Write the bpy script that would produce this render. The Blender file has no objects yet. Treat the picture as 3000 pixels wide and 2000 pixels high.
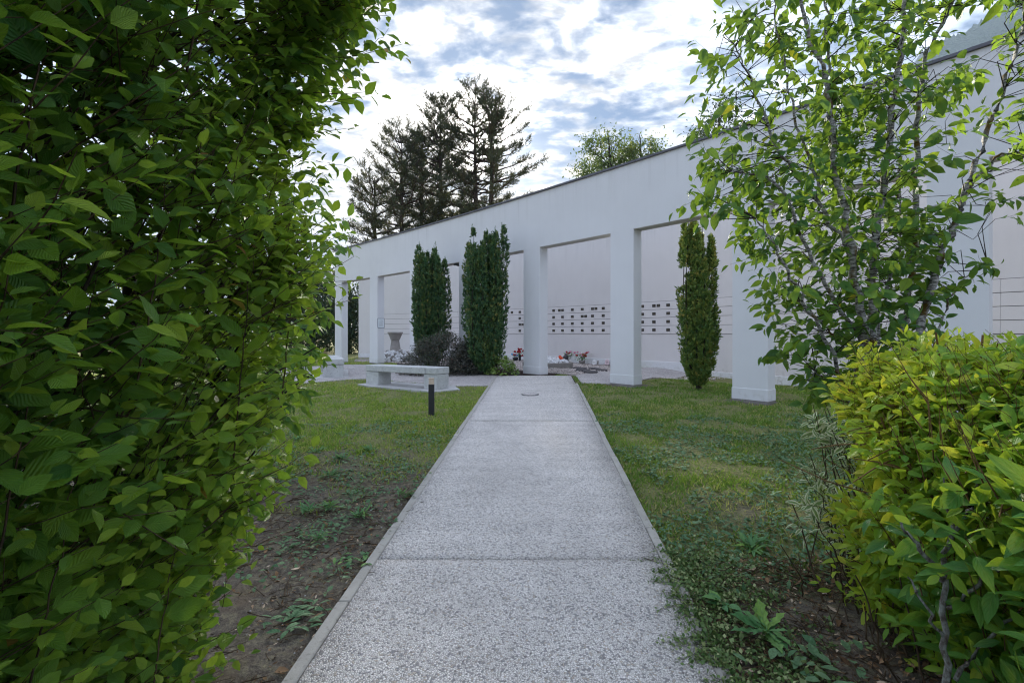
import bpy, math, numpy as np
from mathutils import Matrix, Vector

# ------------------------------------------------------------------ camera, sky, sun, exposure
SC = bpy.context.scene
COL = SC.collection
F = 1400.0            # focal length in pixels of a 3000 px wide frame
EYE = 1.40            # eye height above the datum (foot of the colonnade)
HOR = 977.0

cam = bpy.data.cameras.new('camera')
cam.sensor_width = 36.0
cam.lens = 36.0 * F / 3000.0
cam.shift_y = -(1000.0 - HOR) / 3000.0
cam.clip_start = 0.05
cam.clip_end = 12000.0
cam_o = bpy.data.objects.new('camera', cam)
cam_o.location = (0, 0, EYE)
cam_o.rotation_euler = (math.radians(90), 0, 0)
COL.objects.link(cam_o)
SC.camera = cam_o

SUN_EL = math.radians(22.6)
SUN_AZ = math.radians(-3.5)
SUN_DIR = (math.sin(SUN_AZ) * math.cos(SUN_EL), math.cos(SUN_AZ) * math.cos(SUN_EL), math.sin(SUN_EL))

world = bpy.data.worlds.new('World')
SC.world = world
world.use_nodes = True


CLOUD = 0.98            # zenith radiance of the cloud layer


def build_world():
    nt = world.node_tree
    N, L = nt.nodes, nt.links
    N.clear()
    out = N.new('ShaderNodeOutputWorld')
    sky = N.new('ShaderNodeTexSky')
    sky.sky_type = 'NISHITA'
    sky.sun_disc = False
    sky.sun_elevation = SUN_EL
    sky.sun_rotation = SUN_AZ
    sky.air_density = 1.0
    sky.dust_density = 0.3
    sky.ozone_density = 2.5
    bg1 = N.new('ShaderNodeBackground')
    bg1.inputs[1].default_value = 0.022
    tint = N.new('ShaderNodeMix')
    tint.data_type = 'RGBA'
    tint.blend_type = 'MULTIPLY'
    tint.inputs['Factor'].default_value = 1.0
    tint.inputs['B'].default_value = (0.74, 0.88, 1.06, 1)      # ozone-rich deep blue
    L.new(sky.outputs[0], tint.inputs['A'])
    L.new(tint.outputs['Result'], bg1.inputs[0])
    tc = N.new('ShaderNodeTexCoord')
    sep = N.new('ShaderNodeSeparateXYZ')
    L.new(tc.outputs['Generated'], sep.inputs[0])

    def m(op, a, b=None, clamp=False):
        n = N.new('ShaderNodeMath')
        n.operation = op
        n.use_clamp = clamp
        for i, v in enumerate((a, b)):
            if v is None:
                continue
            if isinstance(v, (int, float)):
                n.inputs[i].default_value = v
            else:
                L.new(v, n.inputs[i])
        return n.outputs[0]

    zc = m('ADD', m('MAXIMUM', sep.outputs[2], 0.0), 0.16)
    cmb = N.new('ShaderNodeCombineXYZ')
    L.new(m('DIVIDE', sep.outputs[0], zc), cmb.inputs[0])
    L.new(m('DIVIDE', sep.outputs[1], zc), cmb.inputs[1])

    def noise(scale, detail, rough, off, dist=0.0, sy=1.0):
        mp = N.new('ShaderNodeMapping')
        mp.inputs['Location'].default_value = off
        mp.inputs['Scale'].default_value = (1.0, sy, 1.0)
        mp.inputs['Rotation'].default_value = (0, 0, 0.35)
        L.new(cmb.outputs[0], mp.inputs[0])
        n = N.new('ShaderNodeTexNoise')
        n.inputs['Scale'].default_value = scale
        n.inputs['Detail'].default_value = detail
        n.inputs['Roughness'].default_value = rough
        n.inputs['Distortion'].default_value = dist
        L.new(mp.outputs[0], n.inputs['Vector'])
        return n.outputs['Fac']

    big = noise(0.9, 2.0, 0.5, (3.1, 1.7, 0.0))
    mid = noise(6.5, 9.0, 0.55, (0.4, 2.3, 1.0), 0.2, 1.3)
    dens = m('ADD', m('MULTIPLY', big, 0.7), m('MULTIPLY', mid, 1.15))
    mr = N.new('ShaderNodeMapRange')
    mr.interpolation_type = 'SMOOTHSTEP'
    L.new(dens, mr.inputs['Value'])
    mr.inputs['From Min'].default_value = 0.70
    mr.inputs['From Max'].default_value = 1.03
    # low on the sky the line of sight runs through more cloud: fewer gaps
    low = m('MULTIPLY', m('SUBTRACT', 0.40, sep.outputs[2], True), 2.4, True)
    cover = m('ADD', mr.outputs[0], low, True)
    # cloud brightness: forward scatter near the sun, thicker parts greyer
    vm = N.new('ShaderNodeVectorMath')
    vm.operation = 'DOT_PRODUCT'
    L.new(tc.outputs['Generated'], vm.inputs[0])
    vm.inputs[1].default_value = SUN_DIR
    dt = m('MAXIMUM', vm.outputs['Value'], 0.0)
    g1 = m('POWER', dt, 14.0)
    g2 = m('POWER', dt, 350.0)
    shade = noise(8.0, 8.0, 0.58, (7.3, 4.1, 2.0), 0.3, 1.7)
    sh = N.new('ShaderNodeMapRange')
    L.new(shade, sh.inputs['Value'])
    sh.inputs['From Min'].default_value = 0.36
    sh.inputs['From Max'].default_value = 0.66
    sh.inputs['To Min'].default_value = 0.34
    sh.inputs['To Max'].default_value = 0.98
    # CIE overcast sky: the zenith is three times as bright as the horizon
    cie = m('MULTIPLY', m('ADD', 1.0, m('MULTIPLY', m('MAXIMUM', sep.outputs[2], 0.0), 2.0)), 0.333 * CLOUD)
    br = m('MULTIPLY', sh.outputs[0], m('ADD', cie, m('MULTIPLY', g1, 0.16)))
    br = m('ADD', br, m('MULTIPLY', g2, 3.0))
    mixc = N.new('ShaderNodeMix')
    mixc.data_type = 'RGBA'
    L.new(m('MINIMUM', m('MULTIPLY', g1, 1.3), 1.0), mixc.inputs['Factor'])
    mixc.inputs['A'].default_value = (0.80, 0.90, 1.12, 1)
    mixc.inputs['B'].default_value = (1.0, 0.955, 0.90, 1)
    bg2 = N.new('ShaderNodeBackground')
    L.new(mixc.outputs['Result'], bg2.inputs[0])
    L.new(br, bg2.inputs[1])
    mx = N.new('ShaderNodeMixShader')
    L.new(cover, mx.inputs[0])
    L.new(bg1.outputs[0], mx.inputs[1])
    L.new(bg2.outputs[0], mx.inputs[2])
    L.new(mx.outputs[0], out.inputs[0])


build_world()

sun = bpy.data.lights.new('sun', 'SUN')
sun.energy = 5.0
sun.angle = math.radians(4.0)
sun.color = (1.0, 0.93, 0.80)
sun_o = bpy.data.objects.new('sun', sun)
sun_o.rotation_euler = Vector(SUN_DIR).to_track_quat('Z', 'Y').to_euler()
sun_o.location = (0, 60, 40)
COL.objects.link(sun_o)

vs = SC.view_settings
vs.view_transform = 'Standard'
vs.look = 'None'
vs.exposure = 1.75
vs.gamma = 1.0
vs.use_curve_mapping = False
SC.render.engine = 'CYCLES'
cy = SC.cycles
cy.max_bounces = 8
cy.diffuse_bounces = 4
cy.glossy_bounces = 2
cy.transmission_bounces = 4
cy.transparent_max_bounces = 6
cy.use_denoising = True
cy.filter_width = 1.15
cy.caustics_reflective = False
cy.caustics_refractive = False

RNG = np.random.default_rng(7)

# ------------------------------------------------------------------ terrain and pixel helpers
ANCH = np.array([(0.3, 15, 0.0), (5.5, 20, -.12), (7.9, 17.5, -.29), (8.85, 16, -.41), (11.7, 11.4, -.45),
                 (-6.7, 22.5, -.115), (-9.3, 25, -.215), (-10.5, 33.5, -.4), (-.3, 25.5, -.09), (1.9, 23.7, -.12),
                 (4.6, 10, 0), (2.6, 12.6, 0), (-3.9, 12, 0), (0, 8, 0), (0, 3, 0), (-4, 5, 0), (4, 5, 0),
                 (-.85, 15.2, 0), (-6, 15, 0), (1, 11, 0), (-8, 10, 0), (0, 0, 0), (-2, 1, 0), (2, 1, 0)])


def T(x, y):
    x = np.asarray(x, float)
    y = np.asarray(y, float)
    yc = np.clip(y, -4, 16)
    base = -.3 + .03 * np.where(yc < 12, yc, 12 + (yc - 12) - (yc - 12) ** 2 / 8.0 * 0.97)
    num = 0
    den = 1e-4
    for ax, ay, az in ANCH:
        w = 1 / ((x - ax) ** 2 + (y - ay) ** 2 + 1.2) ** 2
        num = num + w * az
        den = den + w
    return base + num / den


def G(px, py, dz=0.0):
    """ground point seen at a pixel of the 3000x2000 frame"""
    z = 0.0
    for _ in range(14):
        y = F * (EYE - z) / (py - HOR)
        x = (px - 1500.0) * y / F
        z = 0.5 * z + 0.5 * (float(T(x, y)) + dz)
    return x, y, z


def D(px, py, dz=0.0):
    """same, in a 2352 px wide view of the photograph"""
    return G(px * 1.27551, py * 1.27551, dz)


def PX(px, py, y):
    """point at depth y seen at a pixel"""
    return ((px - 1500.0) * y / F, y, EYE + (HOR - py) * y / F)


def nrm(v):
    return v / np.maximum(np.linalg.norm(v, axis=-1, keepdims=True), 1e-9)


# ------------------------------------------------------------------ mesh helpers
def mesh_np(name, V, faces, attr=None, smooth=False):
    """faces: list of (m,k) int arrays"""
    me = bpy.data.meshes.new(name)
    V = np.ascontiguousarray(V, dtype=np.float32)
    me.vertices.add(len(V))
    me.vertices.foreach_set('co', V.ravel())
    if not isinstance(faces, list):
        faces = [faces]
    faces = [np.asarray(f, dtype=np.int32) for f in faces if len(f)]
    loops = np.concatenate([f.ravel() for f in faces])
    tot = np.concatenate([np.full(len(f), f.shape[1], np.int32) for f in faces])
    start = np.concatenate([[0], np.cumsum(tot)[:-1]]).astype(np.int32)
    me.loops.add(len(loops))
    me.loops.foreach_set('vertex_index', loops)
    me.polygons.add(len(tot))
    me.polygons.foreach_set('loop_start', start)
    me.polygons.foreach_set('loop_total', tot)
    if smooth:
        me.polygons.foreach_set('use_smooth', np.ones(len(tot), bool))
    if attr is not None:
        a = me.attributes.new('leafuv', 'FLOAT_VECTOR', 'POINT')
        a.data.foreach_set('vector', np.ascontiguousarray(attr, dtype=np.float32).ravel())
    me.update(calc_edges=True)
    return me


class MB:
    """collects shapes into one mesh"""

    def __init__(s):
        s.V = []
        s.Fq = []
        s.n = 0

    def add(s, V, Fs):
        V = np.asarray(V, float)
        for f in Fs:
            s.Fq.append([i + s.n for i in f])
        s.V.append(V)
        s.n += len(V)

    def box(s, c, size, rz=0.0, taper=1.0):
        hx, hy, hz = [q / 2 for q in size]
        v = np.array([(-hx, -hy, -hz), (hx, -hy, -hz), (hx, hy, -hz), (-hx, hy, -hz),
                      (-hx * taper, -hy * taper, hz), (hx * taper, -hy * taper, hz),
                      (hx * taper, hy * taper, hz), (-hx * taper, hy * taper, hz)])
        cz, sz = math.cos(rz), math.sin(rz)
        v = np.c_[v[:, 0] * cz - v[:, 1] * sz, v[:, 0] * sz + v[:, 1] * cz, v[:, 2]] + np.array(c)
        s.add(v, [(3, 2, 1, 0), (4, 5, 6, 7), (0, 1, 5, 4), (1, 2, 6, 5), (2, 3, 7, 6), (3, 0, 4, 7)])

    def prism(s, poly, z0, z1):
        """poly: list of xy (ccw); z0,z1 scalars or arrays"""
        n = len(poly)
        p = np.array(poly, float)
        a = np.c_[p, np.broadcast_to(z0, n)]
        b = np.c_[p, np.broadcast_to(z1, n)]
        s.add(np.r_[a, b], [tuple(range(n))[::-1], tuple(range(n, 2 * n))] +
              [(i, (i + 1) % n, n + (i + 1) % n, n + i) for i in range(n)])

    def lathe(s, prof, c=(0, 0, 0), seg=24, jag=None):
        k = len(prof)
        V = []
        for i in range(seg):
            a = 2 * math.pi * i / seg
            for j, (r, z) in enumerate(prof):
                rr = r * (1 + (jag(a, j) if jag else 0))
                V.append((c[0] + rr * math.cos(a), c[1] + rr * math.sin(a), c[2] + z))
        Fs = []
        for i in range(seg):
            i2 = (i + 1) % seg
            for j in range(k - 1):
                Fs.append((i * k + j, i2 * k + j, i2 * k + j + 1, i * k + j + 1))
        s.add(V, Fs)

    def tube(s, pts, rad, sides=6):
        V, Q = tubes(np.array(pts, float)[None], np.array(rad, float)[None], sides)
        s.add(V, [tuple(q) for q in Q])

    def mesh(s, name, smooth=False):
        me = bpy.data.meshes.new(name)
        V = np.concatenate(s.V)
        me.from_pydata(V.tolist(), [], s.Fq)
        if smooth:
            me.polygons.foreach_set('use_smooth', np.ones(len(me.polygons), bool))
        me.update()
        return me


def tubes(P, R, sides=5):
    """P (N,K,3) polylines, R (N,K) radii -> verts, quads"""
    N, K, _ = P.shape
    d = np.zeros_like(P)
    d[:, 1:-1] = P[:, 2:] - P[:, :-2]
    d[:, 0] = P[:, 1] - P[:, 0]
    d[:, -1] = P[:, -1] - P[:, -2]
    d = nrm(d)
    ref = np.where(np.abs(d[..., 2:3]) < 0.9, np.array([0, 0, 1.0]), np.array([1.0, 0, 0]))
    u = nrm(np.cross(d, ref))
    v = np.cross(d, u)
    a = np.arange(sides) * 2 * np.pi / sides
    V = P[:, :, None, :] + R[:, :, None, None] * (np.cos(a)[None, None, :, None] * u[:, :, None, :] +
                                                 np.sin(a)[None, None, :, None] * v[:, :, None, :])
    idx = np.arange(N * K * sides).reshape(N, K, sides)
    q = np.stack([idx[:, :-1, :], np.roll(idx[:, :-1, :], -1, 2), np.roll(idx[:, 1:, :], -1, 2), idx[:, 1:, :]], -1)
    return V.reshape(-1, 3), q.reshape(-1, 4)


def link(name, data, parent=None, mat=None, label=None, cat=None, group=None, kind=None):
    o = bpy.data.objects.new(name, data)
    COL.objects.link(o)
    if parent is not None:
        o.parent = parent
    if mat is not None and data is not None and not data.materials:
        data.materials.append(mat)
    if label:
        o['label'] = label
    if cat:
        o['category'] = cat
    if group:
        o['group'] = group
    if kind:
        o['kind'] = kind
    return o


def thing(name, label, cat, loc=(0, 0, 0), rz=0.0, group=None):
    o = link(name, None, None, None, label, cat, group)
    o.location = loc
    o.rotation_euler = (0, 0, rz)
    o.empty_display_size = 0.1
    return o


def rel(root, V):
    """world vertices -> the root's frame (roots are unrotated when this is used)"""
    return np.asarray(V, float) - np.array(root.location)


def bevel(o, w=0.01, seg=2):
    m = o.modifiers.new('bevel', 'BEVEL')
    m.width = w
    m.segments = seg
    m.limit_method = 'ANGLE'
    m.angle_limit = math.radians(40)
    return o


def in_poly(x, y, poly):
    x = np.asarray(x)
    y = np.asarray(y)
    r = np.zeros(x.shape, bool)
    n = len(poly)
    for i in range(n):
        x0, y0 = poly[i][:2]
        x1, y1 = poly[(i + 1) % n][:2]
        c = ((y0 > y) != (y1 > y)) & (x < (x1 - x0) * (y - y0) / (y1 - y0 + 1e-12) + x0)
        r ^= c
    return r


def vnoise(x, y, s=1.0, seed=0):
    """cheap smooth value noise in 0..1"""
    x = np.asarray(x) * s + 31.7 * seed
    y = np.asarray(y) * s + 17.3 * seed
    xi = np.floor(x)
    yi = np.floor(y)
    fx = x - xi
    fy = y - yi
    fx = fx * fx * (3 - 2 * fx)
    fy = fy * fy * (3 - 2 * fy)

    def h(a, b):
        q = np.sin(a * 127.1 + b * 311.7) * 43758.5453
        return q - np.floor(q)
    return (h(xi, yi) * (1 - fx) + h(xi + 1, yi) * fx) * (1 - fy) + (h(xi, yi + 1) * (1 - fx) + h(xi + 1, yi + 1) * fx) * fy


# ------------------------------------------------------------------ materials
class NT:
    def __init__(s, name):
        s.m = bpy.data.materials.new(name)
        s.m.use_nodes = True
        s.nt = s.m.node_tree
        s.nt.nodes.clear()
        s.out = s.nt.nodes.new('ShaderNodeOutputMaterial')

    def n(s, t, **kw):
        nd = s.nt.nodes.new(t)
        for k, v in kw.items():
            setattr(nd, k, v)
        return nd

    def l(s, a, b):
        s.nt.links.new(a, b)

    def put(s, sock, v):
        if isinstance(v, bpy.types.NodeSocket):
            s.l(v, sock)
        elif isinstance(v, (tuple, list)) and len(v) == 3 and sock.type == 'RGBA':
            sock.default_value = (*v, 1)
        else:
            sock.default_value = v

    def math(s, op, a, b=0.0, clamp=False):
        nd = s.n('ShaderNodeMath', operation=op, use_clamp=clamp)
        s.put(nd.inputs[0], a)
        s.put(nd.inputs[1], b)
        return nd.outputs[0]

    def mix(s, f, a, b, blend='MIX'):
        nd = s.n('ShaderNodeMix', data_type='RGBA', blend_type=blend)
        s.put(nd.inputs['Factor'], f)
        s.put(nd.inputs['A'], a)
        s.put(nd.inputs['B'], b)
        return nd.outputs['Result']

    def coord(s, which='Object', scale=None):
        tc = s.n('ShaderNodeTexCoord')
        o = tc.outputs[which]
        if scale is not None:
            mp = s.n('ShaderNodeMapping')
            mp.inputs['Scale'].default_value = scale
            s.l(o, mp.inputs[0])
            o = mp.outputs[0]
        return o

    def pos(s):
        return s.n('ShaderNodeNewGeometry').outputs['Position']

    def noise(s, v, scale, detail=4.0, rough=0.55, dist=0.0):
        nd = s.n('ShaderNodeTexNoise')
        s.l(v, nd.inputs['Vector'])
        nd.inputs['Scale'].default_value = scale
        nd.inputs['Detail'].default_value = detail
        nd.inputs['Roughness'].default_value = rough
        nd.inputs['Distortion'].default_value = dist
        return nd.outputs['Fac']

    def voro(s, v, scale, feature='F1', out='Distance', rnd=1.0):
        nd = s.n('ShaderNodeTexVoronoi', feature=feature)
        s.l(v, nd.inputs['Vector'])
        nd.inputs['Scale'].default_value = scale
        nd.inputs['Randomness'].default_value = rnd
        return nd.outputs[out]

    def rng(s, v, a, b, c=0.0, d=1.0, smooth=False):
        nd = s.n('ShaderNodeMapRange')
        if smooth:
            nd.interpolation_type = 'SMOOTHSTEP'
        s.put(nd.inputs['Value'], v)
        for k, q in zip(('From Min', 'From Max', 'To Min', 'To Max'), (a, b, c, d)):
            nd.inputs[k].default_value = q
        return nd.outputs['Result']

    def ramp(s, v, stops):
        nd = s.n('ShaderNodeValToRGB')
        s.put(nd.inputs[0], v)
        e = nd.color_ramp.elements
        while len(e) < len(stops):
            e.new(0.5)
        for el, (p, c) in zip(e, stops):
            el.position = p
            el.color = (*c, 1)
        return nd.outputs[0]

    def bump(s, h, strength=0.5, dist=0.01):
        nd = s.n('ShaderNodeBump')
        nd.inputs['Strength'].default_value = strength
        nd.inputs['Distance'].default_value = dist
        s.l(h, nd.inputs['Height'])
        return nd.outputs[0]

    def bsdf(s, col, rough=0.8, spec=0.3, normal=None, metal=0.0):
        b = s.n('ShaderNodeBsdfPrincipled')
        s.put(b.inputs['Base Color'], col)
        s.put(b.inputs['Roughness'], rough)
        b.inputs['Specular IOR Level'].default_value = spec
        b.inputs['Metallic'].default_value = metal
        if normal is not None:
            s.l(normal, b.inputs['Normal'])
        return b.outputs[0]

    def done(s, sh):
        s.l(sh, s.out.inputs[0])
        return s.m


def mat_simple(name, c, rough=0.7, spec=0.3, var=0.25, scale=8.0, bump=0.0, metal=0.0):
    q = NT(name)
    p = q.coord('Object')
    n = q.noise(p, scale, 5.0, 0.6)
    f = q.rng(n, 0.3, 0.7, 1 - var, 1 + var)
    col = q.mix(1.0, c, (1, 1, 1), 'MULTIPLY')
    vm = q.n('ShaderNodeVectorMath', operation='SCALE')
    q.l(col, vm.inputs[0])
    q.l(f, vm.inputs['Scale'])
    nb = q.bump(q.noise(p, scale * 6, 4.0), bump, 0.01) if bump else None
    return q.done(q.bsdf(vm.outputs[0], rough, spec, nb, metal))


def mat_plaster(name, c, grain=260.0):
    q = NT(name)
    p = q.pos()
    big = q.noise(p, 0.7, 4.0, 0.6)
    sp = q.n('ShaderNodeMapping')
    sp.inputs['Scale'].default_value = (9.0, 9.0, 0.5)
    q.l(p, sp.inputs[0])
    streak = q.noise(sp.outputs[0], 1.0, 4.0, 0.6)
    f = q.math('ADD', q.rng(big, .3, .7, .955, 1.02), q.rng(streak, .35, .7, .006, -.012))
    vm = q.n('ShaderNodeVectorMath', operation='SCALE')
    vm.inputs[0].default_value = c
    q.l(f, vm.inputs['Scale'])
    # splash dirt close to the ground, in drips with their own shape
    sx = q.n('ShaderNodeSeparateXYZ')
    q.l(p, sx.inputs[0])
    spl = q.noise(p, 9.0, 5.0, 0.65)
    d = q.math('MULTIPLY', q.rng(sx.outputs[2], 0.32, -0.25, 0.0, 0.55), q.rng(spl, 0.48, 0.66))
    col = q.mix(d, vm.outputs[0], (0.30, 0.27, 0.22))
    # rain runs under the coping
    s2 = q.n('ShaderNodeMapping')
    s2.inputs['Scale'].default_value = (5.0, 5.0, 0.12)
    q.l(p, s2.inputs[0])
    run = q.math('MULTIPLY', q.rng(q.noise(s2.outputs[0], 1.0, 6.0, 0.7), .52, .72), q.rng(sx.outputs[2], 4.7, 5.75, 0.0, 0.30))
    col = q.mix(run, col, (0.33, 0.32, 0.31))
    patch = q.math('MULTIPLY', q.rng(q.noise(p, 0.35, 2.0, 0.5), .5, .53), .035)
    col = q.mix(patch, col, (0.35, 0.35, 0.37))
    nb = q.bump(q.noise(p, grain, 3.0), 0.25, 0.003)
    return q.done(q.bsdf(col, 0.85, 0.2, nb))


def mat_aggregate(name, c_hi, c_lo, gap, scale=95.0):
    q = NT(name)
    p = q.pos()
    wob = q.n('ShaderNodeTexNoise')
    q.l(p, wob.inputs['Vector'])
    wob.inputs['Scale'].default_value = 40.0
    va = q.n('ShaderNodeVectorMath', operation='MULTIPLY_ADD')
    q.l(wob.outputs['Color'], va.inputs[0])
    va.inputs[1].default_value = (.012, .012, .012)
    q.l(p, va.inputs[2])
    pp = va.outputs[0]
    cell = q.voro(pp, scale, 'F1', 'Color')
    edge = q.voro(pp, scale, 'DISTANCE_TO_EDGE', 'Distance')
    sc = q.n('ShaderNodeSeparateColor')
    q.l(cell, sc.inputs[0])
    stone = q.mix(q.rng(sc.outputs[0], 0.0, 1.0), c_lo, c_hi)
    warm = q.math('GREATER_THAN', sc.outputs[1], 0.93)
    stone = q.mix(q.math('MULTIPLY', warm, 0.6), stone, (0.36, 0.27, 0.17))
    dark = q.math('GREATER_THAN', sc.outputs[2], 0.86)
    stone = q.mix(q.math('MULTIPLY', dark, 0.7), stone, (0.13, 0.13, 0.15))
    miss = q.noise(p, 55.0, 3.0)
    em = q.math('SUBTRACT', edge, q.rng(miss, 0.4, 0.7, 0.0, 0.09))
    mask = q.rng(em, 0.015, 0.085, 0.0, 1.0, True)
    big = q.noise(p, 1.1, 5.0, 0.65)
    blot = q.noise(p, 5.0, 4.0, 0.6)
    tone = q.math('MULTIPLY', q.rng(big, .3, .7, .88, 1.08), q.rng(blot, .3, .7, .93, 1.05))
    col = q.mix(mask, gap, stone)
    vm = q.n('ShaderNodeVectorMath', operation='SCALE')
    q.l(col, vm.inputs[0])
    q.l(tone, vm.inputs['Scale'])
    nb = q.bump(q.math('MINIMUM', edge, 0.28), 0.75, 0.02)
    return q.done(q.bsdf(vm.outputs[0], 0.85, 0.12, nb))


def mat_concrete(name, c, stain=(0.12, 0.11, 0.09), amount=0.5, scale=3.0):
    q = NT(name)
    p = q.pos()
    a = q.noise(p, scale, 7.0, 0.65)
    b = q.noise(p, scale * 7, 5.0, 0.6)
    d = q.noise(p, scale * 40, 3.0, 0.6)
    f = q.math('ADD', q.rng(a, .3, .7, .82, 1.12), q.rng(d, .3, .7, -.08, .08))
    vm = q.n('ShaderNodeVectorMath', operation='SCALE')
    vm.inputs[0].default_value = c
    q.l(f, vm.inputs['Scale'])
    col = q.mix(q.math('MULTIPLY', q.rng(b, .56, .75), amount), vm.outputs[0], stain)
    pit = q.rng(q.voro(p, 60.0), 0.0, 0.18, 0.0, 1.0)
    nb = q.bump(q.math('ADD', q.math('MULTIPLY', pit, 0.5), d), 0.35, 0.006)
    return q.done(q.bsdf(col, 0.85, 0.25, nb))


def mat_ground():
    q = NT('soil_and_turf')
    at = q.n('ShaderNodeAttribute', attribute_name='leafuv')
    sx = q.n('ShaderNodeSeparateXYZ')
    q.l(at.outputs['Vector'], sx.inputs[0])
    p = q.pos()
    n1 = q.noise(p, 2.3, 6.0, 0.65)
    n2 = q.noise(p, 22.0, 6.0, 0.7)
    n3 = q.noise(p, 110.0, 4.0, 0.7)
    soil = q.ramp(q.math('ADD', q.math('MULTIPLY', n2, .6), q.math('MULTIPLY', n3, .4)),
                  [(0.32, (0.040, 0.034, 0.029)), (0.48, (0.135, 0.115, 0.095)), (0.58, (0.22, 0.19, 0.155)), (0.72, (0.42, 0.365, 0.30))])
    moss = q.math('MULTIPLY', q.rng(q.noise(p, 6.0, 5.0, 0.7), .60, .70), 0.5)
    soil = q.mix(moss, soil, (0.055, 0.062, 0.010))
    straw = q.math('MULTIPLY', q.rng(n1, .5, .68), 0.45)
    soil = q.mix(straw, soil, (0.16, 0.11, 0.07))
    turf = q.ramp(n2, [(0.25, (0.075, 0.09, 0.035)), (0.5, (0.17, 0.18, 0.07)), (0.75, (0.32, 0.27, 0.13))])
    f = q.math('ADD', sx.outputs[0], q.rng(n2, .35, .65, -.35, .35), True)
    col = q.mix(f, soil, turf)
    nb = q.bump(q.math('ADD', n2, q.math('MULTIPLY', n3, .5)), 0.9, 0.03)
    return q.done(q.bsdf(col, 0.95, 0.1, nb))


def mat_leaf(name, stops, trans=(0.20, 0.30, 0.02), tf=0.35, rough=0.42, spec=0.45, veins=8.0, vk=0.22, vein_col=None, vein_amt=0.35, edge=None, vb=0.4):
    """leaf: attribute leafuv = (along, across -1..1, random)"""
    q = NT(name)
    at = q.n('ShaderNodeAttribute', attribute_name='leafuv')
    sx = q.n('ShaderNodeSeparateXYZ')
    q.l(at.outputs['Vector'], sx.inputs[0])
    u, v, r = sx.outputs
    col = q.ramp(r, stops)
    av = q.math('ABSOLUTE', v)
    p = q.coord('Object')
    nz = q.noise(p, 45.0, 3.0, 0.6)
    vm = q.n('ShaderNodeVectorMath', operation='SCALE')
    q.l(col, vm.inputs[0])
    q.l(q.rng(nz, .3, .7, .82, 1.15), vm.inputs['Scale'])
    col = vm.outputs[0]
    spot = q.math('MULTIPLY', q.rng(q.noise(p, 17.0, 3.0, 0.7), .66, .72), q.rng(r, .2, .6, .15, .7))
    col = q.mix(spot, col, (0.16, 0.10, 0.035))
    normal = None
    if veins:
        w = q.math('MULTIPLY', q.math('SUBTRACT', u, q.math('MULTIPLY', av, vk)), veins * 6.2832)
        sn = q.math('SINE', w)
        line = q.rng(sn, 0.75, 1.0)
        mid = q.rng(av, 0.09, 0.02)
        vn = q.math('MAXIMUM', q.math('MULTIPLY', line, 0.7), mid)
        if vein_col:
            col = q.mix(q.math('MULTIPLY', vn, vein_amt), col, vein_col)
        normal = q.bump(q.math('SUBTRACT', q.math('MULTIPLY', sn, 0.5), q.math('MULTIPLY', mid, 1.2)), vb, 0.004)
    if edge:
        e = q.math('GREATER_THAN', q.math('ADD', av, q.rng(nz, .3, .7, -.2, .2)), 0.48)
        col = q.mix(e, col, edge)
    pb = q.bsdf(col, rough, spec, normal)
    tr = q.n('ShaderNodeBsdfTranslucent')
    tc = q.mix(0.5, col, trans)
    q.l(tc, tr.inputs[0])
    mx = q.n('ShaderNodeMixShader')
    mx.inputs[0].default_value = tf
    q.l(pb, mx.inputs[1])
    q.l(tr.outputs[0], mx.inputs[2])
    return q.done(mx.outputs[0])


def mat_bark(name, c1, c2, scale=(30, 30, 8), c3=None, bands=False):
    q = NT(name)
    p = q.pos()
    mp = q.n('ShaderNodeMapping')
    mp.inputs['Scale'].default_value = scale
    q.l(p, mp.inputs[0])
    n = q.noise(mp.outputs[0], 1.0, 6.0, 0.65)
    col = q.ramp(n, [(0.38, c1), (0.62, c2)])
    if c3:
        col = q.mix(q.rng(q.noise(p, 7.0, 4.0, 0.6), .55, .66), col, c3)
    nb = q.bump(n, 0.6, 0.01)
    return q.done(q.bsdf(col, 0.85, 0.2, nb))


M = {}
M['plaster'] = mat_plaster('white_plaster', (0.69, 0.692, 0.715))
M['plaster_back'] = mat_plaster('pinkish_plaster', (0.665, 0.635, 0.64))
M['niche'] = mat_plaster('niche_plaster', (0.68, 0.645, 0.65))
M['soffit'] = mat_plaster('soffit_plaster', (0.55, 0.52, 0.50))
M['coping'] = mat_simple('dark_metal_coping', (0.10, 0.10, 0.115), 0.45, 0.5, 0.2, 3.0, 0.0, 0.6)
M['plaque'] = mat_simple('dark_bronze', (0.022, 0.018, 0.018), 0.4, 0.5, 0.3, 30.0, 0, 0.3)
M['letters'] = mat_simple('bronze_letters', (0.16, 0.13, 0.09), 0.4, 0.5, 0.2, 30.0, 0, 0.4)
M['joint'] = mat_simple('shadow_joint', (0.10, 0.09, 0.09), 0.9, 0.1)
M['agg'] = mat_aggregate('exposed_aggregate', (0.88, 0.835, 0.81), (0.69, 0.645, 0.62), (0.38, 0.35, 0.33), 90.0)
M['agg2'] = mat_aggregate('fine_aggregate', (0.72, 0.67, 0.67), (0.50, 0.46, 0.46), (0.22, 0.20, 0.19), 70.0)
M['kerb'] = mat_concrete('kerb_concrete', (0.36, 0.34, 0.31), (0.07, 0.06, 0.045), 0.55, 4.0)
M['bench'] = mat_concrete('bench_concrete', (0.50, 0.505, 0.505), (0.16, 0.155, 0.14), 0.85, 4.0)
M['pad'] = mat_concrete('pad_concrete', (0.46, 0.45, 0.45), (0.2, 0.19, 0.17), 0.5, 3.0)
M['ring'] = mat_concrete('ring_concrete', (0.25, 0.235, 0.22), (0.07, 0.06, 0.05), 0.7, 3.0)
M['urn'] = mat_concrete('urn_stone', (0.33, 0.305, 0.29), (0.12, 0.11, 0.10), 0.6, 7.0)
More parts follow.
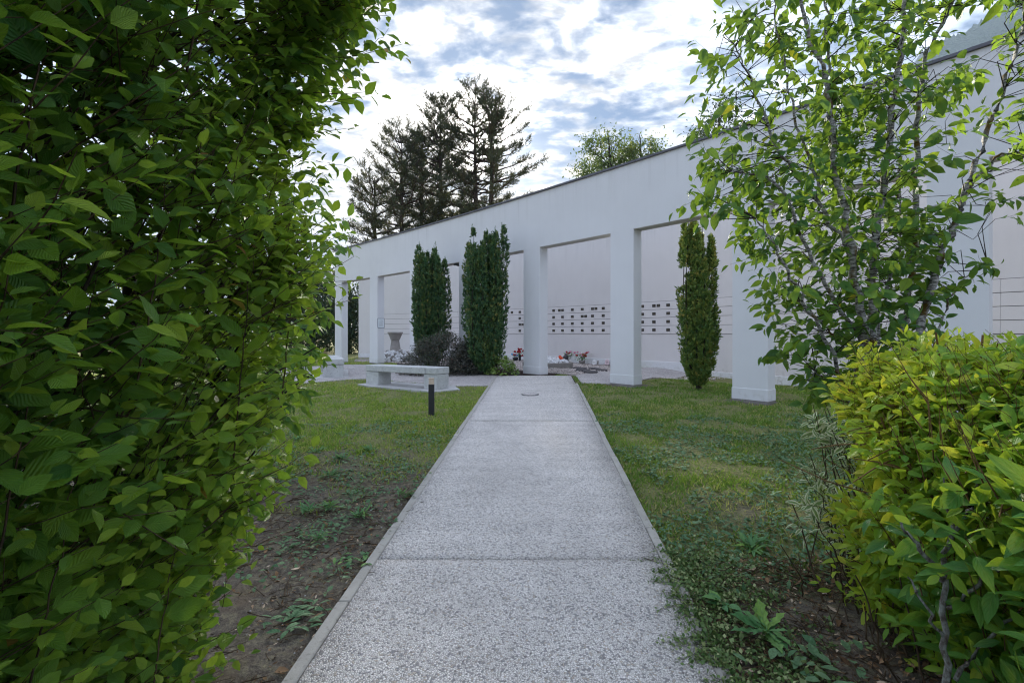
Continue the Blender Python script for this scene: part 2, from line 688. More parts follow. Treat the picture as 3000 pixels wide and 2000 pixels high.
M['ground'] = mat_ground()
M['gravel'] = mat_aggregate('gravel', (0.60, 0.53, 0.50), (0.30, 0.26, 0.24), (0.08, 0.065, 0.055), 24.0)
M['mulch'] = mat_simple('dark_mulch', (0.035, 0.024, 0.020), 0.95, 0.1, 0.6, 25.0, 1.0)
M['white_stone'] = mat_simple('white_stone', (0.62, 0.62, 0.64), 0.7, 0.3, 0.3, 5.0, 0.3)
M['dark_metal'] = mat_simple('anthracite_paint', (0.022, 0.023, 0.028), 0.45, 0.5, 0.15, 10.0)
M['lamp'] = mat_simple('frosted_lamp', (0.62, 0.50, 0.40), 0.3, 0.5, 0.12, 20.0)
M['iron'] = mat_simple('cast_iron', (0.06, 0.06, 0.06), 0.6, 0.4, 0.3, 20.0, 0.3)
M['slate'] = mat_simple('dark_slate', (0.045, 0.04, 0.045), 0.6, 0.4, 0.3, 6.0, 0.4)
M['glazed_white'] = mat_simple('white_ceramic', (0.75, 0.74, 0.76), 0.3, 0.5, 0.05)
M['glazed_dark'] = mat_simple('dark_ceramic', (0.02, 0.022, 0.03), 0.3, 0.5, 0.1)
M['paper'] = mat_simple('notice_paper', (0.72, 0.77, 0.80), 0.5, 0.3, 0.05)
M['hornbeam'] = mat_leaf('hornbeam_leaf', [(0.0, (0.024, 0.10, 0.034)), (0.35, (0.050, 0.165, 0.036)), (0.65, (0.125, 0.27, 0.034)), (0.9, (0.28, 0.42, 0.045)), (0.985, (0.30, 0.42, 0.045)), (1.0, (0.38, 0.15, 0.05))],
                         trans=(0.32, 0.48, 0.02), tf=0.50, rough=0.38, spec=0.3, veins=11.0, vk=0.30, vein_col=(0.20, 0.34, 0.08), vein_amt=0.4, vb=0.6)
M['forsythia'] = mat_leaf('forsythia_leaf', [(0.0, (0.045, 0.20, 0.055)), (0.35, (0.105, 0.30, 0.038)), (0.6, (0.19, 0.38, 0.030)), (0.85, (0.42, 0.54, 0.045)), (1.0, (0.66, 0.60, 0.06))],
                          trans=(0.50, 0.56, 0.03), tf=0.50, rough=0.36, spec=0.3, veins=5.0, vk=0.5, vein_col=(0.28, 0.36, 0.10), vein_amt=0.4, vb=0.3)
M['cherry'] = mat_leaf('cherry_leaf', [(0.0, (0.032, 0.138, 0.045)), (0.4, (0.067, 0.208, 0.045)), (0.75, (0.149, 0.298, 0.036)), (0.95, (0.343, 0.458, 0.045)), (1.0, (0.572, 0.505, 0.045))],
                       trans=(0.36, 0.46, 0.02), tf=0.48, rough=0.40, spec=0.3, veins=9.0, vk=0.35, vein_col=(0.10, 0.17, 0.05), vein_amt=0.3, vb=0.6)
M['variegated'] = mat_leaf('variegated_leaf', [(0.0, (0.10, 0.20, 0.07)), (1.0, (0.20, 0.32, 0.09))], trans=(0.4, 0.45, 0.1), tf=0.35,
                           veins=4.0, vk=0.5, edge=(0.70, 0.72, 0.48), vein_col=(0.3, 0.36, 0.15), vein_amt=0.4)
M['yew'] = mat_leaf('yew_needles', [(0.0, (0.022, 0.070, 0.034)), (0.45, (0.062, 0.147, 0.059)), (0.8, (0.147, 0.209, 0.056)), (1.0, (0.295, 0.264, 0.078))], trans=(0.10, 0.15, 0.02), tf=0.2, rough=0.5, spec=0.3, veins=0)
M['yew_open'] = mat_leaf('golden_yew_needles', [(0.0, (0.050, 0.13, 0.040)), (0.45, (0.14, 0.24, 0.055)), (0.8, (0.28, 0.32, 0.065)), (1.0, (0.42, 0.36, 0.09))], trans=(0.16, 0.18, 0.02), tf=0.22, rough=0.5, spec=0.3, veins=0)
M['pine'] = mat_leaf('pine_needles', [(0.0, (0.036, 0.056, 0.030)), (0.6, (0.080, 0.095, 0.048)), (1.0, (0.17, 0.14, 0.075))], trans=(0.10, 0.09, 0.03), tf=0.25, rough=0.55, spec=0.3, veins=0)
M['greyshrub'] = mat_leaf('grey_purple_leaf', [(0.0, (0.040, 0.050, 0.044)), (0.5, (0.085, 0.095, 0.075)), (0.85, (0.14, 0.13, 0.09)), (1.0, (0.20, 0.11, 0.08))], trans=(0.10, 0.09, 0.05), tf=0.15, rough=0.6, spec=0.2, veins=0)
M['limeshrub'] = mat_leaf('bright_leaf', [(0.0, (0.065, 0.156, 0.033)), (1.0, (0.260, 0.364, 0.078))], trans=(0.3, 0.38, 0.05), tf=0.3, veins=4.0)
M['fartree'] = mat_leaf('far_leaf', [(0.0, (0.042, 0.084, 0.034)), (0.6, (0.095, 0.157, 0.042)), (1.0, (0.231, 0.252, 0.063))], trans=(0.16, 0.2, 0.03), tf=0.3, rough=0.5, spec=0.3, veins=0)
M['darktree'] = mat_leaf('dark_far_leaf', [(0.0, (0.015, 0.036, 0.024)), (1.0, (0.053, 0.083, 0.033))], trans=(0.08, 0.10, 0.03), tf=0.2, rough=0.6, spec=0.2, veins=0)
M['grass'] = mat_leaf('grass_blade', [(0.0, (0.068, 0.169, 0.041)), (0.5, (0.162, 0.304, 0.049)), (0.8, (0.338, 0.432, 0.081)), (1.0, (0.567, 0.459, 0.230))], trans=(0.34, 0.42, 0.03), tf=0.4, rough=0.6, spec=0.15, veins=0)
M['weed'] = mat_leaf('weed_leaf', [(0.0, (0.052, 0.173, 0.061)), (0.5, (0.102, 0.244, 0.090)), (1.0, (0.203, 0.344, 0.061))], trans=(0.2, 0.3, 0.04), tf=0.25, rough=0.55, spec=0.25, veins=4.0, vein_col=(0.14, 0.22, 0.10), vein_amt=0.4)
M['weedgrey'] = mat_leaf('grey_weed_leaf', [(0.0, (0.066, 0.156, 0.072)), (1.0, (0.180, 0.282, 0.144))], trans=(0.15, 0.25, 0.08), tf=0.2, rough=0.65, spec=0.2, veins=4.0)
M['runner'] = mat_leaf('small_runner_leaf', [(0.0, (0.05, 0.12, 0.03)), (0.6, (0.14, 0.22, 0.07)), (1.0, (0.42, 0.46, 0.22))], trans=(0.2, 0.25, 0.05), tf=0.2, rough=0.5, spec=0.3, veins=0)
M['litter'] = mat_leaf('dry_leaf', [(0.0, (0.049, 0.031, 0.020)), (0.5, (0.140, 0.081, 0.042)), (0.85, (0.336, 0.210, 0.119)), (1.0, (0.588, 0.462, 0.350))], trans=(0.15, 0.08, 0.03), tf=0.1, rough=0.8, spec=0.1, veins=0)
M['red_petal'] = mat_simple('red_petal', (0.32, 0.008, 0.012), 0.5, 0.3, 0.3, 40)
M['pink_petal'] = mat_simple('pink_petal', (0.55, 0.22, 0.30), 0.5, 0.3, 0.3, 40)
M['blue_petal'] = mat_simple('blue_petal', (0.10, 0.30, 0.50), 0.5, 0.3, 0.3, 40)
M['orange_petal'] = mat_simple('orange_petal', (0.62, 0.07, 0.02), 0.5, 0.3, 0.3, 40)
M['white_petal'] = mat_simple('white_petal', (0.75, 0.72, 0.70), 0.5, 0.3, 0.1, 40)
M['bark_dark'] = mat_bark('dark_bark', (0.012, 0.010, 0.008), (0.050, 0.040, 0.032))
M['twig'] = mat_bark('brown_twig', (0.040, 0.028, 0.018), (0.11, 0.075, 0.045))
M['cane'] = mat_bark('ochre_cane', (0.09, 0.050, 0.020), (0.20, 0.12, 0.05))
M['bark_cherry'] = mat_bark('silver_cherry_bark', (0.05, 0.045, 0.04), (0.45, 0.44, 0.43), (22, 22, 70), (0.12, 0.075, 0.015))
M['bark_lichen'] = mat_bark('lichen_bark', (0.07, 0.055, 0.045), (0.24, 0.26, 0.24), (60, 60, 40))
M['bark_pine'] = mat_bark('pine_bark', (0.035, 0.025, 0.022), (0.11, 0.080, 0.065), (3, 3, 1.0))

# ------------------------------------------------------------------ ground, paths
def path_left(y):
    return -1.064 + .0472 * (y - 2.24)


def path_right(y):
    return 1.038 + .067 * (y - 2.24)


PATH_END = D(1230, 864)[1]
PLAZA_FAR = [D(*p)[:2] for p in [(560, 847), (700, 843), (790, 838), (860, 838), (930, 843), (1000, 850), (1090, 860), (1150, 863)]]
PLAZA_NEAR = [D(*p)[:2] for p in [(1137, 887), (1038, 888), (940, 880), (838, 871), (790, 873), (735, 878), (700, 881), (560, 890)]]
PLAZA_L = PLAZA_NEAR[::-1] + PLAZA_FAR[::-1]
PLAZA_R = [D(*p)[:2] for p in [(1336, 880), (1400, 882), (1474, 873), (1571, 864), (1625, 853), (1640, 846), (1560, 842.5), (1475, 845), (1400, 853), (1322, 863)]]
ZTOP, ZSOF, DEPTH, PW = 5.70, 4.04, .35, .72
PILLARS = [147.09, 143.53, 140.12, 136.72, 133.30, 129.94, 126.73, 123.57, 120.40, 117.2]
CF = (-134.367, -106.535, 181.515)      # plan circle of the colonnade front
CB = (-48.408, -26.154, 70.965)         # plan circle of the columbarium wall


def cf(s, off=0.0, z=0.0):
    a = s / CF[2]
    r = CF[2] + off
    return (CF[0] + r * math.cos(a), CF[1] + r * math.sin(a), z)


def cb(s, off=0.0, z=0.0):
    a = s / CB[2]
    r = CB[2] + off
    return (CB[0] + r * math.cos(a), CB[1] + r * math.sin(a), z)


def cb_at(px):
    """arc length on the columbarium circle seen at pixel column px"""
    r = (px - 1500.0) / F
    a = 1 + r * r
    b = -2 * (r * CB[0] + CB[1])
    c = CB[0] ** 2 + CB[1] ** 2 - CB[2] ** 2
    z = (-b + math.sqrt(b * b - 4 * a * c)) / (2 * a)
    return math.atan2(z - CB[1], r * z - CB[0]) * CB[2], z


def on_paving(x, y, pad=0.0):
    r = (x > path_left(y) - pad) & (x < path_right(y) + pad) & (y < PATH_END + .3)
    return r | in_poly(x, y, PLAZA_L) | in_poly(x, y, PLAZA_R)


def soil_amount(x, y):
    """0 = turf, 1 = bare soil"""
    n = vnoise(x, y, 1.6, 1) * .6 + vnoise(x, y, 5.0, 2) * .4
    left = 1 - np.clip((y - 4.4 - 1.2 * (n - .5) * 2.6 + .10 * (x + 1)) / 2.0, 0, 1)
    right = 1 - np.clip((y - 2.75 - .35 * (n - .5) * 2 - .25 * np.clip(x - 2, 0, 2)) / .7, 0, 1)
    patch = np.clip(1 - np.hypot((x - 2.05) / .8, (y - 4.25) / .6), 0, 1) * .9 * (n * 1.6)
    right = np.maximum(right, patch)
    return np.where(x < 0, left, right)


def geo_axis(a, b, step, far, growth=1.35):
    mid = np.arange(a, b + step / 2, step)
    out_r, out_l = [b], [a]
    s = step
    while out_r[-1] < far:
        s *= growth
        out_r.append(out_r[-1] + s)
    s = step
    while out_l[-1] > -far:
        s *= growth
        out_l.append(out_l[-1] - s)
    return np.r_[np.array(out_l[1:])[::-1], mid, np.array(out_r[1:])]


def build_ground():
    gx = geo_axis(-9, 9, .075, 650)
    gy = geo_axis(0.6, 13.5, .075, 650)
    X, Y = np.meshgrid(gx, gy)
    Z = T(X, Y)
    so = soil_amount(X, Y)
    near = np.clip(1 - (np.hypot(X, Y) - 14) / 10, 0, 1)
    rough = (vnoise(X, Y, 3.0, 3) - .5) * .05 + (vnoise(X, Y, 9.0, 4) - .5) * .035 * (.3 + so)
    d_edge = np.minimum(np.abs(X - path_left(Y)), np.abs(X - path_right(Y)))
    Z = Z + rough * near * np.clip(d_edge / .35, 0.1, 1) - .012
    # the bank of leaf mould under the right-hand hedge
    Z = Z + .10 * np.clip((X - path_right(Y)) / .8, 0, 1) * np.clip(1 - (Y - 1.5) / 2.2, 0, 1) * (X > 0) * near
    on = (X > path_left(Y) - .02) & (X < path_right(Y) + .02) & (Y < PATH_END + .3)
    Z = np.where(on, Z - .05, Z)
    far = np.clip((np.hypot(X, Y) - 60) / 100, 0, 1)
    Z = Z * (1 - far) - .3 * far
    ny, nx = X.shape
    V = np.c_[X.ravel(), Y.ravel(), Z.ravel()]
    i = np.arange(ny * nx).reshape(ny, nx)
    Q = np.stack([i[:-1, :-1], i[:-1, 1:], i[1:, 1:], i[1:, :-1]], -1).reshape(-1, 4)
    A = np.zeros((len(V), 3))
    A[:, 0] = 1 - so.ravel()
    rf = np.hypot(X - CF[0], Y - CF[1]) - CF[2]
    s_f = np.arctan2(Y - CF[1], X - CF[0]) * CF[2]
    col = np.zeros_like(X, bool)
    for sp in PILLARS:
        col |= (s_f < sp + .16) & (s_f > sp - PW - .16) & (rf > -.2) & (rf < DEPTH + .16)
    A[col.ravel(), 0] = -.3
    link('ground', mesh_np('ground', V, Q, A, True), None, M['ground'], kind='structure')


build_ground()


def strip_sheet(name, poly, mat, dz, kind='structure', thick=.06, step=.35, parent=None):
    """horizontal sheet following the terrain inside a polygon, with a skirt"""
    p = np.array(poly, float)
    # resample the outline
    o = []
    for i in range(len(p)):
        a, b = p[i], p[(i + 1) % len(p)]
        n = max(1, int(np.hypot(*(b - a)) / step))
        for k in range(n):
            o.append(a + (b - a) * k / n)
    o = np.array(o)
    import bmesh
    bm = bmesh.new()
    top = [bm.verts.new((x, y, 0)) for x, y in o]
    es = [bm.edges.new((top[i], top[(i + 1) % len(top)])) for i in range(len(top))]
    bmesh.ops.triangle_fill(bm, use_beauty=True, use_dissolve=False, edges=es)
    bmesh.ops.subdivide_edges(bm, edges=[e for e in bm.edges if e.calc_length() > step * 2], cuts=2, use_grid_fill=True)
    bmesh.ops.triangulate(bm, faces=bm.faces)
    bmesh.ops.recalc_face_normals(bm, faces=bm.faces)
    if sum(f.normal.z for f in bm.faces) < 0:
        bmesh.ops.reverse_faces(bm, faces=bm.faces)
    bound = [e for e in bm.edges if e.is_boundary]
    r = bmesh.ops.extrude_edge_only(bm, edges=bound)
    low = {v for v in r['geom'] if isinstance(v, bmesh.types.BMVert)}
    for v in bm.verts:
        v.co.z = float(T(v.co.x, v.co.y)) + dz - (thick if v in low else 0)
    me = bpy.data.meshes.new(name)
    bm.to_mesh(me)
    bm.free()
    return link(name, me, parent, mat, kind=kind)


def build_paths():
    path = link('path', None, None, None, kind='structure')
    joints = [0.2, G(1500, 1645)[1], G(1500, 1236)[1], G(1500, 1126)[1], PATH_END + .02]
    KW = .07
    for k in range(len(joints) - 1):
        y0, y1 = joints[k] + .010, joints[k + 1] - .010
        n = int((y1 - y0) / .08) + 2
        ys = np.linspace(y0, y1, n)
        rag = (RNG.random(n) - .5) * .0
        V, Q = [], []
        nx = 8
        for j, y in enumerate(ys):
            for i in range(nx + 1):
                x = path_left(y) + KW + .004 + (path_right(y) - path_left(y) - 2 * KW - .008) * i / nx
                jj = (vnoise(x, y0, 25, 9) - .5) * .012 if j in (0, n - 1) else 0
                V.append((x, y + jj, float(T(x, y)) + .022))
        V = np.array(V)
        i = np.arange(n * (nx + 1)).reshape(n, nx + 1)
        Q = np.stack([i[:-1, :-1], i[:-1, 1:], i[1:, 1:], i[1:, :-1]], -1).reshape(-1, 4)
        ring = np.r_[i[0, :], i[1:, -1], i[-1, -2::-1], i[-2:0:-1, 0]]
        low = V[ring] - np.array([0, 0, .06])
        li = len(V) + np.arange(len(ring))
        V = np.r_[V, low]
        S = np.stack([ring, li, np.roll(li, -1), np.roll(ring, -1)], -1)
        link('slab', mesh_np('slab', V, [Q, S]), path, M['agg'])
    # dark bedding that shows in the joints
    ys = np.linspace(.2, PATH_END + .02, 80)
    V = []
    for y in ys:
        V += [(path_left(y) + KW * .5, y, float(T(path_left(y), y)) - .004), (path_right(y) - KW * .5, y, float(T(path_right(y), y)) - .004)]
    i = np.arange(160).reshape(80, 2)
    link('joint_bedding', mesh_np('joint_bedding', np.array(V), np.stack([i[:-1, 0], i[:-1, 1], i[1:, 1], i[1:, 0]], -1)), path, M['mulch'])
    kerb = link('kerb', None, None, None, kind='structure')
    for side in (0, 1):
        y = 0.3
        k = 0
        end = G(1500, 1126)[1] + (1.6 if side == 0 else .1)
        while y < end:
            ln = 1.0 if k else .55
            y1 = min(y + ln, end)
            a = y + .004
            b = y1 - .004
            xs = (lambda q: path_left(q)) if side == 0 else (lambda q: path_right(q) - KW)
            jit = (RNG.random() - .5) * .012
            jz = (RNG.random() - .5) * .008
            if side == 1 and y < 1.9:
                jz -= .01
            m = MB()
            V = []
            for q in (a, (a + b) / 2, b):
                z = float(T(xs(q), q)) + .0235 + jz * .5
                x = xs(q) + jit
                V += [(x, q, z - .15), (x + KW, q, z - .15), (x + KW, q, z), (x, q, z)]
            Fs = [(0, 1, 2, 3), (11, 10, 9, 8)]
            for s in (0, 4):
                for e in range(4):
                    Fs.append((s + e, s + 4 + e, s + 4 + (e + 1) % 4, s + (e + 1) % 4))
            m.add(V, [f[::-1] for f in Fs])
            o = link('kerb_stone', m.mesh('kerb_stone'), kerb, M['kerb'])
            bevel(o, .006, 1)
            y = y1
            k += 1
    strip_sheet('plaza_paving', PLAZA_L, M['agg2'], .018)
    strip_sheet('side_paving', PLAZA_R, M['agg2'], .016)
    # gravel court between the colonnade and the columbarium, planting bed in front
    pts = [cf(s, .9)[:2] for s in np.linspace(146.8, 129.9, 30)]
    back = [cb(s, -.02)[:2] for s in np.linspace(cb_at(1830)[0], cb_at(1052)[0], 30)]
    strip_sheet('gravel_court', pts + back, M['gravel'], .006, thick=.03)
    strip_sheet('planting_bed', [D(*p)[:2] for p in [(905, 849), (1000, 853), (1090, 863), (1150, 866), (1206, 867), (1262, 865)]] +
                [cf(s, .85)[:2] for s in np.linspace(132.6, 142.5, 12)], M['mulch'], .012, thick=.03)
    strip_sheet('bench_pad', [(-3.98, 12.32), (-3.60, 11.98), (-1.82, 11.08), (-1.25, 11.42), (-1.42, 11.95), (-3.5, 12.98)], M['pad'], .030)
    strip_sheet('bench_pad', [(-5.72, 13.55), (-4.72, 13.80), (-5.75, 16.75), (-6.95, 16.5)], M['pad'], .030)
    # round inspection cover set into the path
    x, y, z = G(1553, 1158)
    t = thing('inspection_cover', 'round concrete-filled inspection cover with dark iron rim set into the path', 'manhole cover', (x, y, float(T(x, y)) + .022))
    m = MB()
    m.lathe([(.185, -.02), (.185, .004), (.172, .004), (.172, .001), (0.001, .001)], seg=40)
    link('filling', m.mesh('filling'), t, M['agg2'])
    m = MB()
    m.lathe([(.186, -.01), (.20, -.01), (.20, .006), (.176, .006), (.176, .0)], seg=40)
    link('rim', m.mesh('rim'), t, M['iron'])


build_paths()

# ------------------------------------------------------------------ colonnade and columbarium wall
def arc_solid(fn, s0, s1, o0, o1, z0, z1, n=None):
    """solid between two offsets along an arc; z0/z1 floats"""
    n = n or max(2, int(abs(s0 - s1) / .6) + 1)
    V = []
    for s in np.linspace(s0, s1, n):
        V += [fn(s, o0, z0), fn(s, o1, z0), fn(s, o1, z1), fn(s, o0, z1)]
    Fs = [(0, 1, 2, 3), tuple(4 * (n - 1) + q for q in (3, 2, 1, 0))]
    for i in range(n - 1):
        for e in range(4):
            Fs.append((4 * i + e, 4 * i + 4 + e, 4 * i + 4 + (e + 1) % 4, 4 * i + (e + 1) % 4))
    return np.array(V), Fs


def arc_part(name, root, mat, fn, s0, s1, o0, o1, z0, z1, bev=0.0, parent=None):
    V, Fs = arc_solid(fn, s0, s1, o0, o1, z0, z1)
    m = MB()
    m.add(rel(root, V), Fs)
    me = m.mesh(name)
    import bmesh
    bm = bmesh.new()
    bm.from_mesh(me)
    bmesh.ops.recalc_face_normals(bm, faces=bm.faces)
    bm.to_mesh(me)
    bm.free()
    o = link(name, me, parent or root, mat)
    if bev:
        bevel(o, bev, 2)
    return o


def build_colonnade():
    p = cf(133, 0)
    t = thing('colonnade', 'long curved white plastered colonnade of square pillars carrying a deep wall', 'colonnade', (p[0], p[1], 0))
    arc_part('lintel_wall', t, M['plaster'], cf, PILLARS[0], PILLARS[-1] - PW, 0, DEPTH, ZSOF, ZTOP)
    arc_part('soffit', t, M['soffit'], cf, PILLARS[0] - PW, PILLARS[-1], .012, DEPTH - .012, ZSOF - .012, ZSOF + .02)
    s = PILLARS[0] + .04
    while s > PILLARS[-1] - PW:
        s2 = max(s - 3.0, PILLARS[-1] - PW - .04)
        arc_part('coping', t, M['coping'], cf, s - .004, s2 + .004, -.045, DEPTH + .045, ZTOP, ZTOP + .055, .004)
        s = s2
    for s in PILLARS:
        x, y, _ = cf(s - PW / 2)
        zg = float(T(x, y))
        o = arc_part('pillar', t, M['plaster'], cf, s, s - PW, 0.002, DEPTH - .002, zg + .04, ZSOF + .1, .006)
        arc_part('plinth', t, M['plaster'], cf, s + .010, s - PW - .010, -.010, DEPTH + .010, zg + .035, zg + .27, .005, parent=o)
        arc_part('footing', t, M['ring'], cf, s + .004, s - PW - .004, -.004, DEPTH + .004, zg - .3, zg + .035, 0, parent=o)
    # notice frame on the inner face of the second pillar
    x, y, _ = cf(PILLARS[1] - PW - .012, DEPTH * .5)
    ang = math.atan2(cf(143, 1)[1] - cf(143, 0)[1], cf(143, 1)[0] - cf(143, 0)[0])
    n = thing('notice_frame', 'small white notice in a blue-grey frame on the far left pillar side', 'notice', (x, y, 0))
    zc = 1.4 + (HOR - (652 / 3.92 + 780)) * y / F
    m = MB()
    m.box((0, 0, zc), (.31, .014, .42), ang)
    link('sheet', m.mesh('sheet'), n, M['paper'])
    m = MB()
    e = np.array([math.cos(ang), math.sin(ang), 0])
    nn = np.array([math.sin(ang), -math.cos(ang), 0])
    for sx, sz, w, h in ((0, .215, .345, .018), (0, -.215, .345, .018), (.165, 0, .016, .43), (-.165, 0, .016, .43)):
        m.box(np.array([0, 0, zc + sz]) + e * sx, (w, .024, h), ang)
    link('frame', m.mesh('frame'), n, mat_simple('blue_grey_frame', (.10, .12, .17), .5))
    m = MB()
    for k in range(7):
        m.box(np.array([0, 0, zc + .13 - k * .043]) + nn * .009, (.20 if k else .12, .002, .008), ang)
    link('text_lines', m.mesh('text_lines'), n, mat_simple('grey_print', (.25, .27, .3), .6))


build_colonnade()


def build_columbarium():
    s_l = cb_at(1050)[0]
    s_r = 28.0
    p = cb(55, 0)
    t = thing('columbarium_wall', 'tall curved pale pinkish columbarium wall with rows of niches behind the colonnade', 'wall', (p[0], p[1], 0))
    P, GAP = .33, .014
    zb = EYE
    arc_part('wall_face', t, M['plaster_back'], cb, s_l, s_r, 0.02, .42, zb + 4 * P, 7.8)  # unseen top raised to keep the low sun off the path
    arc_part('wall_face', t, M['plaster_back'], cb, s_l, s_r, 0.02, .42, -.8, zb - GAP)
    arc_part('niche_backing', t, M['joint'], cb, s_l - .003, s_r, .05, .41, zb - GAP - .001, zb + 4 * P + .001)
    s0 = s_l - 2.35
    arc_part('wall_end', t, M['plaster_back'], cb, s_l, s0, .02, .42, zb - GAP, zb + 4 * P)
    for k in range(4):
        z0 = zb + k * P
        s = s0
        while s > s_r:
            s2 = max(s - 6.0, s_r)
            arc_part('niche_panel', t, M['niche'], cb, s - .002, s2 + .002, 0.0, .06, z0, z0 + P - GAP, .004)
            s = s2
    for s in np.arange(s_l, s_r, -6.0):
        x, y, _ = cb(s - 3)
        arc_part('plinth', t, M['plaster'], cb, s - .001, s - 5.999, -.012, .05, -.9, float(T(x, y)) + .27, .005)
    # dark bronze plaques: (pixel column, rows bottom..top)
    plq = {1500: (3,), 1523: (0, 1, 2, 3), 1531: (1,),
           1622: (0, 1, 2, 3), 1639: (3,), 1648: (0, 1, 2, 3), 1677: (0, 1, 2, 3), 1706: (0, 1, 2, 3), 1716: (2,),
           1736: (0, 1, 2, 3), 1746: (3,), 1767.5: (0, 1, 2, 3),
           1882: (0, 1, 2, 3), 1916: (0, 1, 2, 3), 1929: (3,), 1957.5: (0, 1, 2, 3), 2010: (0, 2), 2060: (1, 2)}
    m0 = MB()
    m0.box((0, 0, 0), (.155, .014, .115))
    me = m0.mesh('plaque')
    me.materials.append(M['plaque'])
    m1 = MB()
    for k in range(3):
        m1.box((0, -.008, .028 - .026 * k), (.10 if k else .07, .002, .010))
    ml = m1.mesh('inscription')
    ml.materials.append(M['letters'])
    for px, rows in plq.items():
        s, z = cb_at(px)
        for r in rows:
            x, y, _ = cb(s, -.006)
            a = s / CB[2]
            o = link('plaque', me, t)
            o.location = (x - p[0], y - p[1], zb + r * P + P * .46)
            o.rotation_euler = (0, 0, a - math.pi / 2)
            o.rotation_euler[2] = a + math.pi / 2 + math.pi
            q = link('inscription', ml, o)


build_columbarium()


# ------------------------------------------------------------------ benches, bollards, urn, stones
def bench(name, front, depth_dir, label, seg):
    """front: polyline of the bench's front edge; depth_dir: plan vector to the back edge"""
    f = np.array(front, float)
    d = np.array(depth_dir, float)
    z = float(T(*(f.mean(0)))) + .03
    t = thing(name, label, 'bench', (f[0][0], f[0][1], z), group=None)
    H, TH = .51, .16
    o = np.array(front[0])
    for i in range(len(f) - 1):
        a, b = f[i], f[i + 1]
        u = (b - a) / np.linalg.norm(b - a)
        a2, b2 = a + u * .003, b - u * .003
        m = MB()
        m.prism([a2 - o, b2 - o, b2 + d - o, a2 + d - o], H - TH, H)
        bevel(link('seat_slab', m.mesh('seat_slab'), t, M['bench']), .018, 2)
    for a, b in seg:
        a = np.array(a)
        b = np.array(b)
        dd = d * .94
        s = d * .03
        m = MB()
        m.prism([a + s - o, b + s - o, b + s + dd - o, a + s + dd - o], -.02, H - TH - .006)
        bevel(link('support_block', m.mesh('support_block'), t, M['bench']), .014, 2)
    return t


bench('concrete_bench', [(-3.79, 12.34), (-3.46, 12.13), (-2.07, 11.40), (-1.78, 11.28)], (.26, .37),
      'long low concrete bench in front of the paving, behind the bollard', [((-3.78, 12.33), (-3.40, 12.10)), ((-2.12, 11.43), (-1.79, 11.29))])
bench('concrete_bench', [(-6.62, 16.35), (-6.25, 15.6), (-5.75, 14.5), (-5.47, 13.8)], (.56, .19),
      'concrete bench at the hedge side, seen end-on left of the other bench', [((-6.60, 16.30), (-6.42, 15.9)), ((-5.68, 14.32), (-5.48, 13.83))])


def bollard(x, y, label):
    z = float(T(x, y))
    t = thing('bollard_light', label, 'bollard light', (x, y, z - .02), .15, group='bollard lights on the left lawn')
    m = MB()
    m.box((0, 0, .28), (.105, .105, .56))
    bevel(link('post', m.mesh('post'), t, M['dark_metal']), .006, 2)
    m = MB()
    m.box((0, 0, .612), (.095, .095, .10))
    bevel(link('lamp_head', m.mesh('lamp_head'), t, M['lamp']), .004, 1)
    m = MB()
    m.box((0, 0, .667), (.107, .107, .010))
    bevel(link('cap', m.mesh('cap'), t, M['lamp']), .003, 1)


bx, by, _ = G(1264, 1214)
bollard(bx, by, 'square dark bollard light with pale lamp head on the lawn before the long bench')
bx, by, _ = G(771, 1162)
bollard(bx, by, 'dark bollard light half hidden by the edge of the tall hedge')


def rock_variants(n=6, seed=3):
    import bmesh
    r = np.random.default_rng(seed)
    out = []
    for k in range(n):
        bm = bmesh.new()
        bmesh.ops.create_icosphere(bm, subdivisions=1, radius=.5)
        sc = 0.75 + r.random(3) * .5
        for v in bm.verts:
            v.co = Vector([v.co[i] * sc[i] * (1 + (r.random() - .5) * .35) for i in range(3)])
        me = bpy.data.meshes.new('stone')
        bm.to_mesh(me)
        bm.free()
        me.materials.append(M['white_stone'] if k % 6 else M['ring'])
        out.append(me)
    return out


ROCKS = rock_variants()


def stones(root, n, r0, h, size, z0=0.0, seed=1):
    r = np.random.default_rng(seed)
    for i in range(n):
        q = math.sqrt((i + .5) / n)
        a = i * 2.39996
        rad = r0 * q
        z = z0 + h * (1 - q ** 2.2)
        o = link('stone', ROCKS[int(r.integers(6))], root)
        s = size * (0.65 + .7 * r.random())
        o.location = (rad * math.cos(a) + r.normal() * .03, rad * math.sin(a) + r.normal() * .03, z + s * .15)
        o.scale = (s, s * .9, s * .7)
        o.rotation_euler = (r.random() * 6, r.random() * 6, r.random() * 6)


